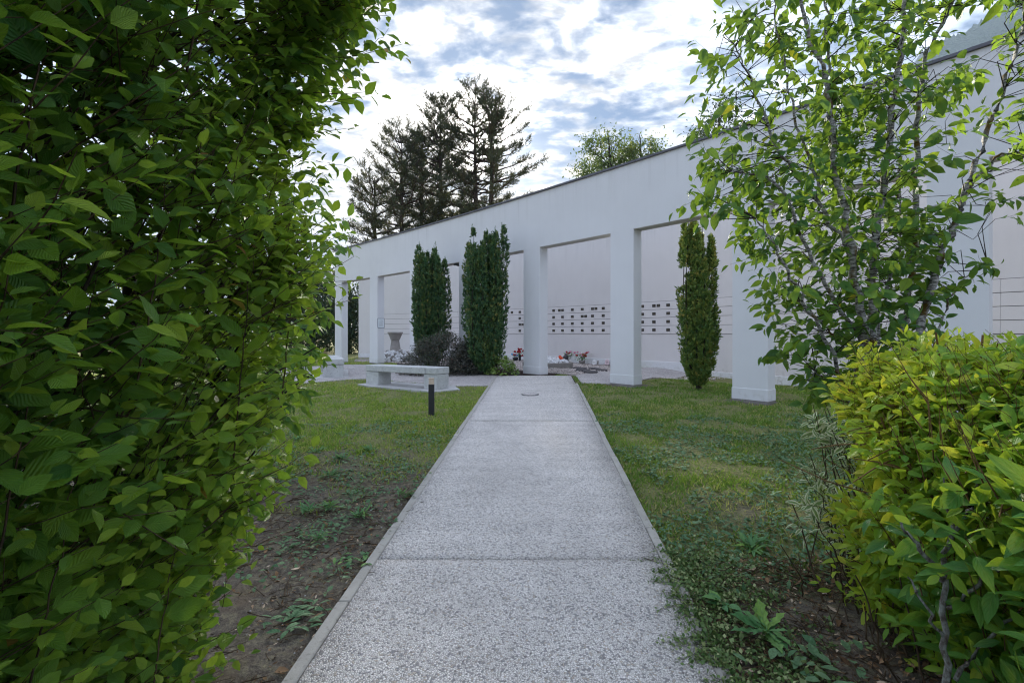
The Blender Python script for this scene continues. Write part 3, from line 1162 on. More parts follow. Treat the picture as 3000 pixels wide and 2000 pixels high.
def build_urn():
    x, y, z = G(1158, 1058)
    mo = thing('stone_mound', 'heap of white and grey rubble stones around the foot of the urn', 'stone heap', (x, y, z))
    m = MB()
    m.lathe([(1.02, -.1), (.9, .10), (.6, .32), (.3, .42), (.001, .44)], seg=20)
    link('earth_core', m.mesh('earth_core'), mo, M['ring'])
    stones(mo, 230, 1.0, .48, .20, .02, 5)
    u = thing('stone_urn', 'flared grey stone urn on a fluted tapering pedestal above the white stones', 'urn', (x, y, z + .42))

    def flute(a, j):
        return .05 * math.cos(a * 8)
    m = MB()
    m.lathe([(.30, -.05), (.285, .06), (.235, .36), (.20, .60), (.195, .66)], seg=48, jag=flute)
    link('pedestal', m.mesh('pedestal', True), u, M['urn'])
    m = MB()
    m.lathe([(.195, .66), (.235, .67), (.24, .70), (.29, .84), (.345, .96), (.375, .985), (.385, 1.01), (.385, 1.055), (.36, 1.07), (.31, 1.04), (.28, .98), (.001, .96)], seg=40)
    link('bowl', m.mesh('bowl', True), u, M['urn'])
    # low concrete ring filled with white stones
    x, y, z = G(1604, 1079)
    y += 1.0
    x = (1604 - 1500) * y / F
    z = float(T(x, y))
    g = thing('stone_ring', 'low round concrete ring filled with white stones in the gravel court', 'planter', (x, y, z))
    m = MB()
    m.lathe([(1.0, -.1), (1.0, .21), (.97, .225), (.88, .225), (.86, .20), (.86, .1)], seg=48)
    link('ring_wall', m.mesh('ring_wall'), g, M['ring'])
    m = MB()
    m.lathe([(.9, .12), (.5, .24), (.001, .28)], seg=24)
    link('fill', m.mesh('fill'), g, M['gravel'])
    stones(g, 150, .86, .13, .16, .17, 8)
    return (x, y, z)


RINGPOS = build_urn()


def build_stepping():
    for i, (px, py, w, d, lab) in enumerate([(1697, 1081, .45, .30, 'flat dark stone slab nearest the concrete ring on the gravel'),
                                             (1706, 1087, .40, .25, 'flat dark stone slab in front of the one nearest the ring'),
                                             (1729, 1092, .40, .28, 'flat dark stone slab closest to the path on the gravel'),
                                             (1741, 1082.5, .38, .28, 'flat dark stone slab farthest back on the gravel'),
                                             (1762, 1086.5, .36, .24, 'flat dark stone slab closest to the white pillar on the gravel')]):
        x, y, z = G(px, py)
        m = MB()
        k = 9
        r = np.random.default_rng(40 + i)
        pts = [(w * (.9 + .2 * r.random()) * math.cos(a) * .62, d * (.9 + .2 * r.random()) * math.sin(a) * 1.4) for a in np.linspace(0, 6.283, k, endpoint=False)]
        m.prism(pts, -.02, .055)
        o = link('stone_slab', m.mesh('stone_slab'), None, M['slate'], lab, 'stone slab', 'stone slabs on the gravel')
        o.location = (x, y, z + .006)
        bevel(o, .01, 1)


build_stepping()

# ------------------------------------------------------------------ foliage tools
def leaf_template(n=6, W=.30, peak=.42, fold=.25, droop=.25, wav=0.0, petiole=.0, twist=0.0, serr=0.0):
    """unit-length leaf along +x, 3 verts a row; returns verts, quads, uv"""
    V, U = [], []
    for i in range(n + 1):
        u = i / n
        k = (u / peak) if u < peak else (1 - u) / (1 - peak)
        w = W * max(0.0, math.sin(k * math.pi / 2)) ** (0.75 if u < peak else 1.0)
        if i == 0:
            w = .012
        if i == n:
            w = .004
        if serr and 0 < i < n:
            w *= 1 + serr * (1 if i % 2 else -1)
        z = -droop * u * u + wav * math.sin(u * 9)
        x = petiole + u * (1 - petiole) * (1 - .12 * abs(droop))
        for s in (-1, 0, 1):
            V.append((x, s * w * math.cos(fold), z + abs(s) * w * math.sin(fold) + s * twist * w * u))
            U.append((u, s))
    Q = []
    for i in range(n):
        a = 3 * i
        Q += [(a, a + 3, a + 4, a + 1), (a + 1, a + 4, a + 5, a + 2)]
    return np.array(V), np.array(Q), np.array(U)


def diamond(W=.2, droop=.1):
    V = np.array([(0, 0, 0), (.45, -W, 0), (1, 0, -droop), (.45, W, 0.0)])
    return V, np.array([(0, 1, 2, 3)]), np.array([(0, 0), (.5, -1), (1, 0), (.5, 1.0)])


def frames(t, n):
    t = nrm(t)
    b = nrm(np.cross(n, t))
    n = np.cross(t, b)
    return t, b, n


def leaf_arrays(L, templates, pick):
    """L: dict pos,t,n,size,r -> V,F,A"""
    Vs, Fs, As = [], [], []
    off = 0
    t, b, n = frames(L['t'], L['n'])
    for k, (tv, tq, tu) in enumerate(templates):
        m = np.where(pick == k)[0]
        if not len(m):
            continue
        s = L['size'][m][:, None, None]
        v = L['pos'][m][:, None, :] + s * (tv[None, :, 0:1] * t[m][:, None, :] + tv[None, :, 1:2] * b[m][:, None, :] + tv[None, :, 2:3] * n[m][:, None, :])
        nv = len(tv)
        f = tq[None] + (np.arange(len(m)) * nv)[:, None, None] + off
        a = np.empty((len(m), nv, 3))
        a[:, :, 0:2] = tu[None]
        a[:, :, 2] = L['r'][m][:, None]
        Vs.append(v.reshape(-1, 3))
        Fs.append(f.reshape(-1, tq.shape[1]))
        As.append(a.reshape(-1, 3))
        off += len(m) * nv
    return np.concatenate(Vs), np.concatenate(Fs), np.concatenate(As)


def catL(*ls):
    return {k: np.concatenate([l[k] for l in ls]) for k in ls[0]}


def subL(L, m):
    return {k: v[m] for k, v in L.items()}


def foliage(root, L, templates, mat, nparts=0, part='leaf', rest='foliage', cell=36.0, seed=0, lo=None, far=1.6):
    rg = np.random.default_rng(seed + 99)
    N = len(L['pos'])
    pick = rg.integers(0, len(templates), N)
    chosen = np.zeros(N, bool)
    rp = np.array(root.location)
    if nparts:
        c = L['pos'] + nrm(L['t']) * L['size'][:, None] * .5
        y = np.maximum(c[:, 1], .05)
        px = 1500 + F * c[:, 0] / y
        py = HOR - F * (c[:, 2] - EYE) / y
        ok = (px > -20) & (px < 3020) & (py > -20) & (py < 2020) & (c[:, 1] > .3)
        cx = np.floor(px / cell)
        cyy = np.floor(py / cell)
        key = (cx * 1000 + cyy).astype(np.int64)
        order = np.argsort(y)
        seen = {}
        for i in order:
            if ok[i] and key[i] not in seen:
                seen[key[i]] = i
        vis = np.array(sorted(seen.values(), key=lambda i: -L['size'][i] / y[i])[:nparts], int)
        chosen[vis] = True
        t, b, n = frames(L['t'][vis], L['n'][vis])
        NV = 10
        cache = {}
        for j, i in enumerate(vis):
            q = min(NV - 1, int(L['r'][i] * NV))
            k = int(pick[i])
            if (k, q) not in cache:
                tv, tq, tu = templates[k]
                a = np.c_[tu, np.full(len(tv), (q + .5) / NV)]
                me = mesh_np(part, tv, tq, a, True)
                me.materials.append(mat)
                cache[(k, q)] = me
            o = link(part, cache[(k, q)], root)
            s = float(L['size'][i])
            p = L['pos'][i] - rp
            o.matrix_basis = Matrix(((t[j][0] * s, b[j][0] * s, n[j][0] * s, p[0]),
                                     (t[j][1] * s, b[j][1] * s, n[j][1] * s, p[1]),
                                     (t[j][2] * s, b[j][2] * s, n[j][2] * s, p[2]), (0, 0, 0, 1)))
    R = subL(L, ~chosen)
    pk = pick[~chosen]
    if lo is None:
        V, Fq, A = leaf_arrays(R, templates, pk)
    else:
        # leaves farther from the viewpoint get fewer faces
        d = np.linalg.norm(R['pos'] - np.array([0, 0, EYE]), axis=1) > far
        V, Fq, A = leaf_arrays(subL(R, d), lo, pk[d] % len(lo))
        if (~d).any():
            V2, F2, A2 = leaf_arrays(subL(R, ~d), templates, pk[~d])
            V, Fq, A = np.r_[V, V2], np.r_[Fq, F2 + len(V)], np.r_[A, A2]
    return link(rest, mesh_np(rest, V - rp, Fq, A, True), root, mat, kind='stuff' if nparts else None)


def twigs(rg, root, d, length, K, size, mode='alt', up=.0, ang=1.0, droop=.2, k0=1, nz=(.15, -.25, 1.0), jit=.35, rbase=.5, rvar=.22, r_rad=.0022, fwd=.55, tip=0.0):
    """grow N twigs; returns leaf dict, tube verts, quads"""
    N = len(root)
    d = nrm(d)
    s = np.linspace(0, 1, K + 1)
    bend = np.array([0, 0, 1.0]) * up
    P = root[:, None, :] + d[:, None, :] * (length[:, None] * s)[:, :, None] + bend * (length[:, None] * (s ** 2)[None])[:, :, None]
    P = P + rg.normal(size=P.shape) * .006 * s[None, :, None]
    R = r_rad * (1.25 - .85 * s)[None, :] * (length[:, None] / .35) ** .5
    st_ = 2 if K % 2 == 0 else 1
    tv, tq = tubes(P[:, ::st_], R[:, ::st_], 3)
    dd = nrm(np.gradient(P, axis=1))
    side = nrm(np.cross(dd, np.array([0, 0, 1.0]) + rg.normal(size=(N, 1, 3)) * .5))
    out = []
    for k in range(k0, K + 1):
        if mode == 'alt':
            sg = [(1 if k % 2 else -1, 0)]
        else:
            sg = [(1, k % 2), (-1, k % 2)]
        for g, alt in sg:
            sv = side[:, k]
            if alt:
                sv = nrm(np.cross(dd[:, k], sv))
            f = fwd if k < K else 1.6
            t = nrm(dd[:, k] * f + sv * g * ang + np.array([0, 0, -1.0]) * droop + rg.normal(size=(N, 3)) * jit)
            n = nrm(np.array(nz)[None] + rg.normal(size=(N, 3)) * .45)
            sz = size * (.6 + .5 * np.sin(np.pi * min(1, (k / K) * .85 + .1))) * (1 + rg.normal(size=N) * .20)
            out.append(dict(pos=P[:, k] + nrm(t) * .004, t=t, n=n, size=np.maximum(sz, size * .35), r=np.clip(rbase + tip * (k / K) ** 2 + rg.normal(size=N) * rvar, 0, .999)))
    return catL(*out), tv, tq


def join_tubes(lst):
    V, Q = [], []
    off = 0
    for v, q in lst:
        V.append(v)
        Q.append(q + off)
        off += len(v)
    return np.concatenate(V), np.concatenate(Q)


def poly_tube(pts, r0, r1, rg=None, wob=0.0, k=None, sides=7):
    """smooth a polyline and make one tapered tube"""
    p = np.array(pts, float)
    k = k or max(6, len(p) * 4)
    s = np.linspace(0, len(p) - 1, k)
    q = np.stack([np.interp(s, np.arange(len(p)), p[:, i]) for i in range(3)], 1)
    for _ in range(2):
        q[1:-1] = (q[:-2] + 2 * q[1:-1] + q[2:]) / 4
    if rg is not None and wob:
        q[1:-1] += rg.normal(size=(k - 2, 3)) * wob
    r = np.linspace(r0, r1, k)
    return tubes(q[None], r[None], sides), q


# ------------------------------------------------------------------ tall hornbeam hedge on the left
def build_hornbeam():
    rg = np.random.default_rng(11)
    YE = 2.15
    tab = [(0, 905), (100, 880), (200, 800), (300, 735), (400, 718), (500, 735), (600, 740), (700, 735), (800, 715), (900, 690), (1000, 668),
           (1100, 645), (1200, 615), (1300, 565), (1400, 528), (1500, 498), (1568, 458)]
    zz = np.array([EYE - (p * 1.27551 - HOR) * YE / F for p, _ in tab])[::-1]
    xx = np.array([(x * 1.27551 - 1500) / F * YE for _, x in tab])[::-1]
    xx = xx - .14
    z_base = float(T(-1.7, 1.4))
    root = thing('hornbeam_hedge', 'tall leafy green hornbeam hedge filling the left foreground', 'hedge', (-1.75, 1.4, z_base))

    def surf(z):
        return np.interp(z, zz, xx)
    stems = []
    # upright trunks and rising branches
    tips = []
    for y in (-.1, .35, .75, 1.1, 1.45, 1.8, 2.1):
        x0 = -1.72 + rg.normal() * .08
        top = np.array([x0 + rg.normal() * .15, y + rg.normal() * .1, 3.9])
        st, q = poly_tube([(x0, y, z_base - .1), (x0 + rg.normal() * .05, y + rg.normal() * .05, 1.0), (x0 + rg.normal() * .1, y, 2.4), top], .032, .012, rg, .008)
        stems.append(st)
        for k in range(22):
            z = rg.uniform(.0, 3.3)
            b = np.array([x0 + rg.normal() * .03, y + rg.normal() * .03, z])
            zt = z + rg.uniform(.15, .75)
            e = np.array([surf(zt) + rg.uniform(-.15, .08), y + rg.normal() * .35, zt])
            if rg.random() < .3:
                e[0] = x0 - rg.uniform(.2, .7)
            md = b * .5 + e * .5 + np.array([0, 0, -.06])
            st, q = poly_tube([b, md, e], rg.uniform(.008, .014), .0035, rg, .006, 8, 5)
            stems.append(st)
            tips.append(q)
    # shoots on the face
    N = 3700
    z = rg.uniform(-.22, 3.55, N)
    y = rg.uniform(.25, YE + .05, N)
    dep = np.abs(rg.normal(size=N)) * .24
    x = surf(z) - dep - .02 + .05 * np.sin(z * 7 + y * 5)
    rt = np.c_[x, y, z]
    d = np.c_[rg.normal(.65, .3, N), rg.normal(.0, .38, N) + np.where(y > 1.7, .35, -.05), rg.normal(.55, .3, N)]
    ln = rg.uniform(.18, .42, N)
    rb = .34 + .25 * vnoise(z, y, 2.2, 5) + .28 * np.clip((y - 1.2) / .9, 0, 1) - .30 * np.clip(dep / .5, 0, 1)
    Ls, tb = [], []
    L1, v, q = twigs(rg, rt, d, ln, 8, .068, 'alt', .10, 1.0, .04, 1, (.25, -.35, 1.0), .30, 0.0, .17, tip=.30)
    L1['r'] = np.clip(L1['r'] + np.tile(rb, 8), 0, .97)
    Ls.append(L1)
    tb.append((v, q))
    # long upright leaders standing proud of the face
    lead = [(-.92, .95, .9), (-.80, 1.25, 1.25), (-.95, 1.1, .45), (-.72, 1.75, .95), (-.86, 1.3, 2.1), (-.70, 1.95, 1.5), (-1.0, .9, 1.6), (-.93, 1.6, .25), (-.72, 2.05, 1.05), (-.98, 1.05, -.05)]
    rt = np.array(lead) + rg.normal(size=(len(lead), 3)) * .02
    rt[:, 0] = surf(rt[:, 2] + .35) + .03
    d = np.c_[rg.normal(.10, .06, len(lead)), rg.normal(.05, .05, len(lead)), np.ones(len(lead))]
    L2, v, q = twigs(rg, rt, d, rg.uniform(.5, .75, len(lead)), 15, .092, 'alt', .05, 1.0, .05, 1, (.2, -.5, 1.0), .22, .62, .12, .0022)
    Ls.append(L2)
    tb.append((v, q))
    # inner and rear foliage, thinner
    N = 1500
    z = rg.uniform(-.1, 3.6, N)
    y = rg.uniform(.0, YE + .1, N)
    x = rg.uniform(-2.6, -1.35, N)
    rt = np.c_[x, y, z]
    d = rg.normal(size=(N, 3)) + np.array([0, 0, .5])
    L3, v, q = twigs(rg, rt, d, rg.uniform(.18, .35, N), 6, .078, 'alt', .05, 1.0, .2, 1, (0, 0, 1.0), .35, .5, .2)
    Ls.append(L3)
    tb.append((v, q))
    # the arm that reaches over the path at the top
    N = 170
    s = rg.random(N)
    rt = np.c_[-1.06 + .34 * s + rg.normal(size=N) * .06, 1.95 + rg.normal(size=N) * .16, 2.35 + .75 * s + rg.normal(size=N) * .16]
    d = np.c_[rg.normal(.7, .2, N), rg.normal(.1, .3, N), rg.normal(.25, .3, N)]
    L4, v, q = twigs(rg, rt, d, rg.uniform(.12, .26, N), 7, .075, 'alt', .0, 1.0, .30, 1, (.1, -.2, 1.0), .28, .55, .18)
    Ls.append(L4)
    tb.append((v, q))
    L = catL(*Ls)
    c = L['pos'] - np.array([0, 0, EYE])
    keep = (np.linalg.norm(c, axis=1) > .95)
    # the hedge side is trimmed: nothing sticks out far past its face
    lead_m = np.zeros(len(keep), bool)
    lead_m[len(L1['r']):len(L1['r']) + len(L2['r'])] = True
    keep &= lead_m | (L['pos'][:, 0] < surf(L['pos'][:, 2]) + .30 + .12 * (L['pos'][:, 2] > 2.2))
    # a leaf or two has turned
    L = subL(L, keep)
    m = rg.random(len(L['r'])) < .004
    L['r'][m] = .999
    tpl = [leaf_template(6, wd, .42, f, dr, w, .04, tw, .06) for wd, f, dr, w, tw in
           ((.31, .30, .10, .012, .0), (.28, .18, .25, .018, .15), (.30, .50, .15, .0, -.1), (.33, .10, .05, .02, .2), (.29, .35, .40, .01, 0), (.27, .6, .05, .012, -.2), (.31, .25, -.15, .015, .1))]
    lo = [leaf_template(3, wd, .45, f, dr, 0, .04, tw) for wd, f, dr, tw in ((.31, .30, .10, 0), (.29, .2, .3, .1), (.30, .5, .15, -.1))]
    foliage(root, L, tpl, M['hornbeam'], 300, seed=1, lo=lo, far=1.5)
    V, Q = join_tubes(stems)
    link('branches', mesh_np('branches', rel(root, V), Q, None, True), root, M['bark_dark'])
    V, Q = join_tubes(tb)
    link('twigs', mesh_np('twigs', rel(root, V), Q, None, True), root, M['twig'])


build_hornbeam()


# ------------------------------------------------------------------ yellow-green forsythia hedge on the right
def build_forsythia():
    rg = np.random.default_rng(23)
    zb = float(T(2.2, 1.8))
    root = thing('forsythia_hedge', 'clipped yellow-green forsythia hedge in the right foreground', 'hedge', (2.25, 1.8, zb))
    zt = 1.33

    def face(z, y):
        """left face of the hedge"""
        return 1.74 + .30 * np.clip((z - 1.0) / .35, 0, 1) ** 2 + .18 * np.clip((y - 2.2) / .6, 0, 1) + .10 * np.clip((.15 - z) / .4, 0, 1) - .05 * np.clip((.8 - np.abs(z - .7)) / .8, 0, 1) + .05 * np.sin(z * 6 + y * 4)

    def zcap(x):
        return np.interp(x, [1.55, 1.80, 2.0, 2.14], [.80, 1.02, 1.24, 1.43])
    canes = []
    for i in range(95):
        y = rg.uniform(.6, 2.75)
        x = rg.uniform(2.0, 2.9)
        h = rg.uniform(1.15, 1.42)
        tx = x + rg.normal() * .18 - .12
        ty = y + rg.normal() * .15
        h = min(h, float(zcap(tx)) - rg.uniform(-.02, .12))
        st, q = poly_tube([(x, y, zb - .05), (x * .6 + tx * .4 + rg.normal() * .03, y * .6 + ty * .4, .5), (tx, ty, h)], rg.uniform(.006, .010), .0045, rg, .005, 9, 6)
        canes.append(st)
        for k in range(4):
            j = rg.integers(2, 8)
            e = q[j] + np.array([rg.normal(-.12, .15), rg.normal() * .15, rg.uniform(.1, .3)])
            e[2] = min(e[2], float(zcap(e[0])) - .04)
            st, _ = poly_tube([q[j], (q[j] + e) / 2 + rg.normal(size=3) * .02, e], .0045, .0025, rg, .003, 6, 5)
            canes.append(st)
    # leaning bare stems low on the path side
    bare = []
    for i in range(46):
        y = rg.uniform(1.5, 3.0)
        b = np.array([rg.uniform(1.75, 2.3), y, zb + .02])
        e = b + np.array([rg.uniform(-.26, .08), rg.normal() * .15, rg.uniform(.25, .62)])
        st, _ = poly_tube([b, (b + e) / 2 + rg.normal(size=3) * .03, e], rg.uniform(.004, .008), .003, rg, .006, 8, 5)
        bare.append(st)
    Ls, tb = [], []
    N = 1200
    z = rg.uniform(-.22, 1.22, N)
    y = rg.uniform(.7, 2.75, N)
    dep = np.abs(rg.normal(size=N)) * .22
    xr = face(z, y) + dep + .12
    rt = np.c_[xr, y, np.minimum(z, zcap(xr) - rg.uniform(.08, .35, N))]
    d = np.c_[rg.normal(-.6, .3, N), rg.normal(-.12, .35, N), rg.normal(.6, .3, N)]
    L1, v, q = twigs(rg, rt, d, rg.uniform(.16, .34, N), 5, .085, 'opp', .05, 1.0, .18, 1, (-.15, -.3, 1.0), .28, 0.0, .15, .0022)
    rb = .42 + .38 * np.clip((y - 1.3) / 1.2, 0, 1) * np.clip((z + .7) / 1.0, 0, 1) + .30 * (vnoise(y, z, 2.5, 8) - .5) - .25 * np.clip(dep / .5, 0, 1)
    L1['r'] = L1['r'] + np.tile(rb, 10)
    Ls.append(L1)
    tb.append((v, q))
    N = 1100
    y = rg.uniform(.9, 2.85, N)
    x = rg.uniform(0, 1, N) * 1.2 + face(.9, y) + .05
    rt = np.c_[x, y, np.minimum(rg.uniform(1.0, 1.2, N), zcap(x) - rg.uniform(.12, .28, N))]
    d = np.c_[rg.normal(-.15, .35, N), rg.normal(-.05, .35, N), np.full(N, 1.0)]
    L2, v, q = twigs(rg, rt, d, rg.uniform(.12, .24, N), 4, .075, 'opp', .0, 1.0, .10, 1, (-.1, -.25, 1.0), .3, 0.0, .15, .0022)
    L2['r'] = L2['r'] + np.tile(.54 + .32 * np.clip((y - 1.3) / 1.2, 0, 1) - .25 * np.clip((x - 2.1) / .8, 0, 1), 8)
    Ls.append(L2)
    tb.append((v, q))
    # deep foliage
    N = 420
    rt = np.c_[rg.uniform(2.2, 3.3, N), rg.uniform(.7, 2.8, N), rg.uniform(-.1, 1.1, N)]
    L3, v, q = twigs(rg, rt, rg.normal(size=(N, 3)) + np.array([-.3, 0, .6]), rg.uniform(.15, .3, N), 5, .085, 'opp', .0, 1.0, .2, 1, (0, 0, 1.0), .3, .25, .15)
    Ls.append(L3)
    tb.append((v, q))
    # a few large green leaves on strong shoots near the camera
    N = 60
    y = rg.uniform(1.35, 2.1, N)
    z = rg.uniform(-.1, 1.15, N)
    rt = np.c_[face(z, y) + .02, y, z]
    d = np.c_[rg.normal(-.35, .2, N), rg.normal(-.2, .2, N), rg.normal(.8, .2, N)]
    L4, v, q = twigs(rg, rt, d, rg.uniform(.2, .35, N), 4, .115, 'opp', .0, 1.1, .20, 1, (-.2, -.4, 1.0), .2, .18, .10, .003)
    Ls.append(L4)
    tb.append((v, q))
    L = catL(*Ls)
    L['r'] = np.clip(L['r'], 0, .999)
    keep = (L['pos'][:, 2] < zt + .10) & (np.linalg.norm(L['pos'] - np.array([0, 0, EYE]), axis=1) > 1.2)
    keep &= L['pos'][:, 0] > face(L['pos'][:, 2], L['pos'][:, 1]) - .22
    keep &= L['pos'][:, 2] < np.interp(L['pos'][:, 0], [1.55, 1.80, 2.0, 2.14], [.80, 1.02, 1.24, 1.43]) + .04 * np.sin(L['pos'][:, 1] * 9)
    L = subL(L, keep)
    tpl = [leaf_template(7, w, .48, f, dr, .008, .09, tw, .02) for w, f, dr, tw in
           ((.20, .25, .15, 0), (.17, .40, .35, .1), (.23, .12, .05, -.1), (.19, .30, .55, 0), (.21, .45, .20, .15))]
    lo = [leaf_template(3, w, .48, f, dr, 0, .09, tw) for w, f, dr, tw in ((.20, .25, .15, 0), (.18, .40, .35, .1), (.22, .12, .1, -.1))]
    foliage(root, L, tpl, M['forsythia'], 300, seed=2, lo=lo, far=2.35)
    V, Q = join_tubes(canes)
    link('canes', mesh_np('canes', rel(root, V), Q, None, True), root, M['cane'])
    V, Q = join_tubes(bare)
    link('bare_stems', mesh_np('bare_stems', rel(root, V), Q, None, True), root, M['twig'])
    V, Q = join_tubes(tb)
    link('twigs', mesh_np('twigs', rel(root, V), Q, None, True), root, M['cane'])
    # grey lichen-covered dead stem close to the camera
    ll = []
    for pts, r0, r1 in [([(2780, 2060, 1.75), (2770, 1850, 1.78), (2760, 1700, 1.80), (2790, 1560, 1.80)], .012, .008),
                        ([(2760, 1700, 1.80), (2690, 1600, 1.76), (2640, 1530, 1.76)], .010, .004),
                        ([(2790, 1560, 1.80), (2850, 1480, 1.8), (2880, 1390, 1.78)], .008, .003),
                        ([(2790, 1560, 1.80), (2770, 1470, 1.82), (2765, 1400, 1.8)], .007, .003),
                        ([(2775, 1780, 1.78), (2870, 1700, 1.72), (2980, 1650, 1.70)], .008, .004),
                        ([(2800, 1990, 1.75), (2900, 1860, 1.7), (2985, 1790, 1.68)], .008, .004),
                        ([(2770, 1880, 1.78), (2700, 1760, 1.74), (2660, 1690, 1.74)], .006, .003)]:
        st, _ = poly_tube([PX(*p) for p in pts], r0, r1, rg, .006, 12, 7)
        ll.append(st)
    V, Q = join_tubes(ll)
    link('lichen_stem', mesh_np('lichen_stem', rel(root, V), Q, None, True), root, M['bark_lichen'])


build_forsythia()


def build_dogwood():
    rg = np.random.default_rng(31)
    zb = float(T(2.25, 3.15))
    root = thing('variegated_dogwood', 'thin dark-stemmed shrub with white-edged leaves behind the forsythia hedge', 'shrub', (2.3, 3.1, zb))
    st, ends = [], []
    for i in range(34):
        b = np.array([2.3 + rg.normal() * .12, 3.05 + rg.normal() * .15, zb])
        px = rg.uniform(2330, 2490)
        py = rg.uniform(1180, 1580)
        e = np.array(PX(px, py, 3.0 + rg.normal() * .15))
        e[2] = max(e[2], zb + .25)
        a, q = poly_tube([b, b * .45 + e * .55 + np.array([.05, 0, .05]), e], .0045, .002, rg, .006, 9, 5)
        st.append(a)
        ends.append((q[-3], nrm(q[-1] - q[-3])))
    rt = np.array([e[0] for e in ends])
    d = np.array([e[1] for e in ends]) + rg.normal(size=(len(ends), 3)) * .2
    keep = rg.random(len(ends)) < .95
    L, v, q = twigs(rg, rt[keep], d[keep], rg.uniform(.12, .26, keep.sum()), 4, .078, 'opp', .0, 1.0, .25, 1, (-.2, -.3, 1), .35, .5, .25)
    tpl = [leaf_template(6, .21, .45, .25, .3), leaf_template(6, .18, .45, .4, .5), leaf_template(6, .22, .45, .1, .1)]
    foliage(root, L, tpl, M['variegated'], 120, seed=3)
    V, Q = join_tubes(st + [(v, q)])
    link('stems', mesh_np('stems', rel(root, V), Q, None, True), root, M['twig'])


build_dogwood()


# ------------------------------------------------------------------ cherry trees
def build_cherry():
    rg = np.random.default_rng(41)
    Y0 = 3.95
    x0 = (2570 - 1500) / F * Y0
    zb = float(T(x0, Y0))
    root = thing('cherry_tree', 'many-stemmed cherry tree with silvery banded bark right of the path', 'tree', (x0, Y0, zb))
    S = [([(2560, 1500), (2549, 1000), (2562, 765), (2588, 542), (2620, 287), (2645, 96), (2655, -150)], .050, .016, 0.0),
         ([(2540, 1500), (2524, 893), (2498, 765), (2455, 560), (2441, 478), (2438, 319), (2396, 191), (2339, 0), (2310, -120)], .042, .012, -.2),
         ([(2600, 1500), (2645, 957), (2671, 765), (2687, 510), (2693, 287), (2712, 160), (2798, 0), (2830, -100)], .040, .012, .25),
         ([(2610, 1500), (2703, 925), (2754, 765), (2811, 625), (2849, 497), (2920, 319), (2971, 159), (3010, 20)], .042, .014, -.1),
         ([(2441, 478), (2430, 300), (2424, 120), (2420, -80)], .020, .008, -.2),
         ([(2837, 561), (2900, 480), (2945, 445), (3010, 420)], .016, .008, -.1),
         ([(2530, 1450), (2440, 1020), (2345, 867), (2294, 765), (2250, 689), (2215, 640)], .022, .006, -.35),
         ([(2524, 1000), (2420, 840), (2330, 640), (2269, 529), (2215, 510), (2150, 505)], .022, .006, -.4),
         ([(2498, 765), (2380, 560), (2300, 470), (2243, 357), (2180, 200), (2150, 130)], .022, .006, -.15),
         ([(2400, 560), (2330, 350), (2290, 150), (2260, -60)], .016, .006, .1),
         ([(2548, 1350), (2580, 900), (2640, 700), (2640, 520), (2600, 380)], .022, .007, .45),
         ([(2570, 1450), (2500, 1050), (2420, 960), (2370, 900), (2330, 880)], .016, .005, .15),
         ([(2600, 1450), (2740, 1000), (2790, 860), (2850, 800), (2890, 760)], .016, .005, .15),
         ([(2560, 1450), (2480, 1130), (2400, 1090), (2360, 1110)], .012, .004, -.2)]
    tb = []
    allq = []
    for pts, r0, r1, dy in S:
        n = len(pts)
        w = [PX(p[0], p[1], Y0 + dy * min(1, i / 2.5)) for i, p in enumerate(pts)]
        w[0] = (w[0][0] * .35 + x0 * .65, Y0 + dy * .1, max(zb - .05, w[0][2])) if pts[0][1] > 1300 else w[0]
        st, q = poly_tube(w, r0 * .78, r1 * .75, rg, .012, n * 5, 9)
        V, Q = st
        link('stem', mesh_np('stem', rel(root, V), Q, None, True), root, M['bark_cherry'])
        allq.append(q)
    # crown outline in the photograph, given thickness in depth
    crown = [(2070, -250), (2070, 120), (2085, 330), (2060, 470), (2050, 600), (2160, 640), (2150, 720), (2240, 770), (2245, 850), (2270, 930), (2300, 1010), (2300, 1120),
             (2360, 1200), (2700, 1180), (2760, 1010), (2700, 900), (2820, 840), (2850, 740), (2930, 690), (2990, 600), (3150, 560), (3150, -250)]
    pts = []
    while len(pts) < 1250:
        px, py = rg.uniform(2030, 3150), rg.uniform(-250, 1200)
        if not in_poly(np.array([px]), np.array([py]), crown)[0]:
            continue
        if 2715 < px < 2905 and 20 < py < 190:
            continue
        n = vnoise(px, py, .008, 12) * .6 + vnoise(px, py, .02, 13) * .4
        if n < .34 + .12 * (px > 2680) + .02 * (py < 300):
            continue
        pts.append(PX(px, py, Y0 + .18 + rg.normal() * .36))
    P = np.array(pts)
    Q = np.concatenate(allq)
    P = P[np.linalg.norm(P[:, None] - Q[None], axis=2).min(1) < .50]
    # each twig leaves from the nearest limb: connect with a thin branch
    dist = np.linalg.norm(P[:, None] - Q[None], axis=2)
    src = Q[np.argmin(dist + 0.6 * np.maximum(0, Q[None, :, 2] - P[:, None, 2] + .05), axis=1)]
    dv = P - src
    ln = np.linalg.norm(dv, axis=1)
    far = ln > .12
    mid = src[far] + dv[far] * .5 + rg.normal(size=(far.sum(), 3)) * .05 + np.array([0, 0, .03])
    PP = np.stack([src[far], mid, P[far]], 1)
    tb.append(tubes(PP, np.stack([.0025 + .004 * np.clip(ln[far], 0, 1), .0025 + .001 * ln[far], np.full(far.sum(), .0018)], 1), 5))
    d = nrm(dv) * .8 + rg.normal(size=P.shape) * .35 + np.array([0, 0, .25])
    L, v, q = twigs(rg, P, d, rg.uniform(.10, .28, len(P)), 6, .114, 'alt', .0, .9, .50, 1, (-.1, -.45, .8), .42, .42, .22, .0016)
    tb.append((v, q))
    # small leaves straight off the limbs
    m = rg.integers(0, len(Q), 260)
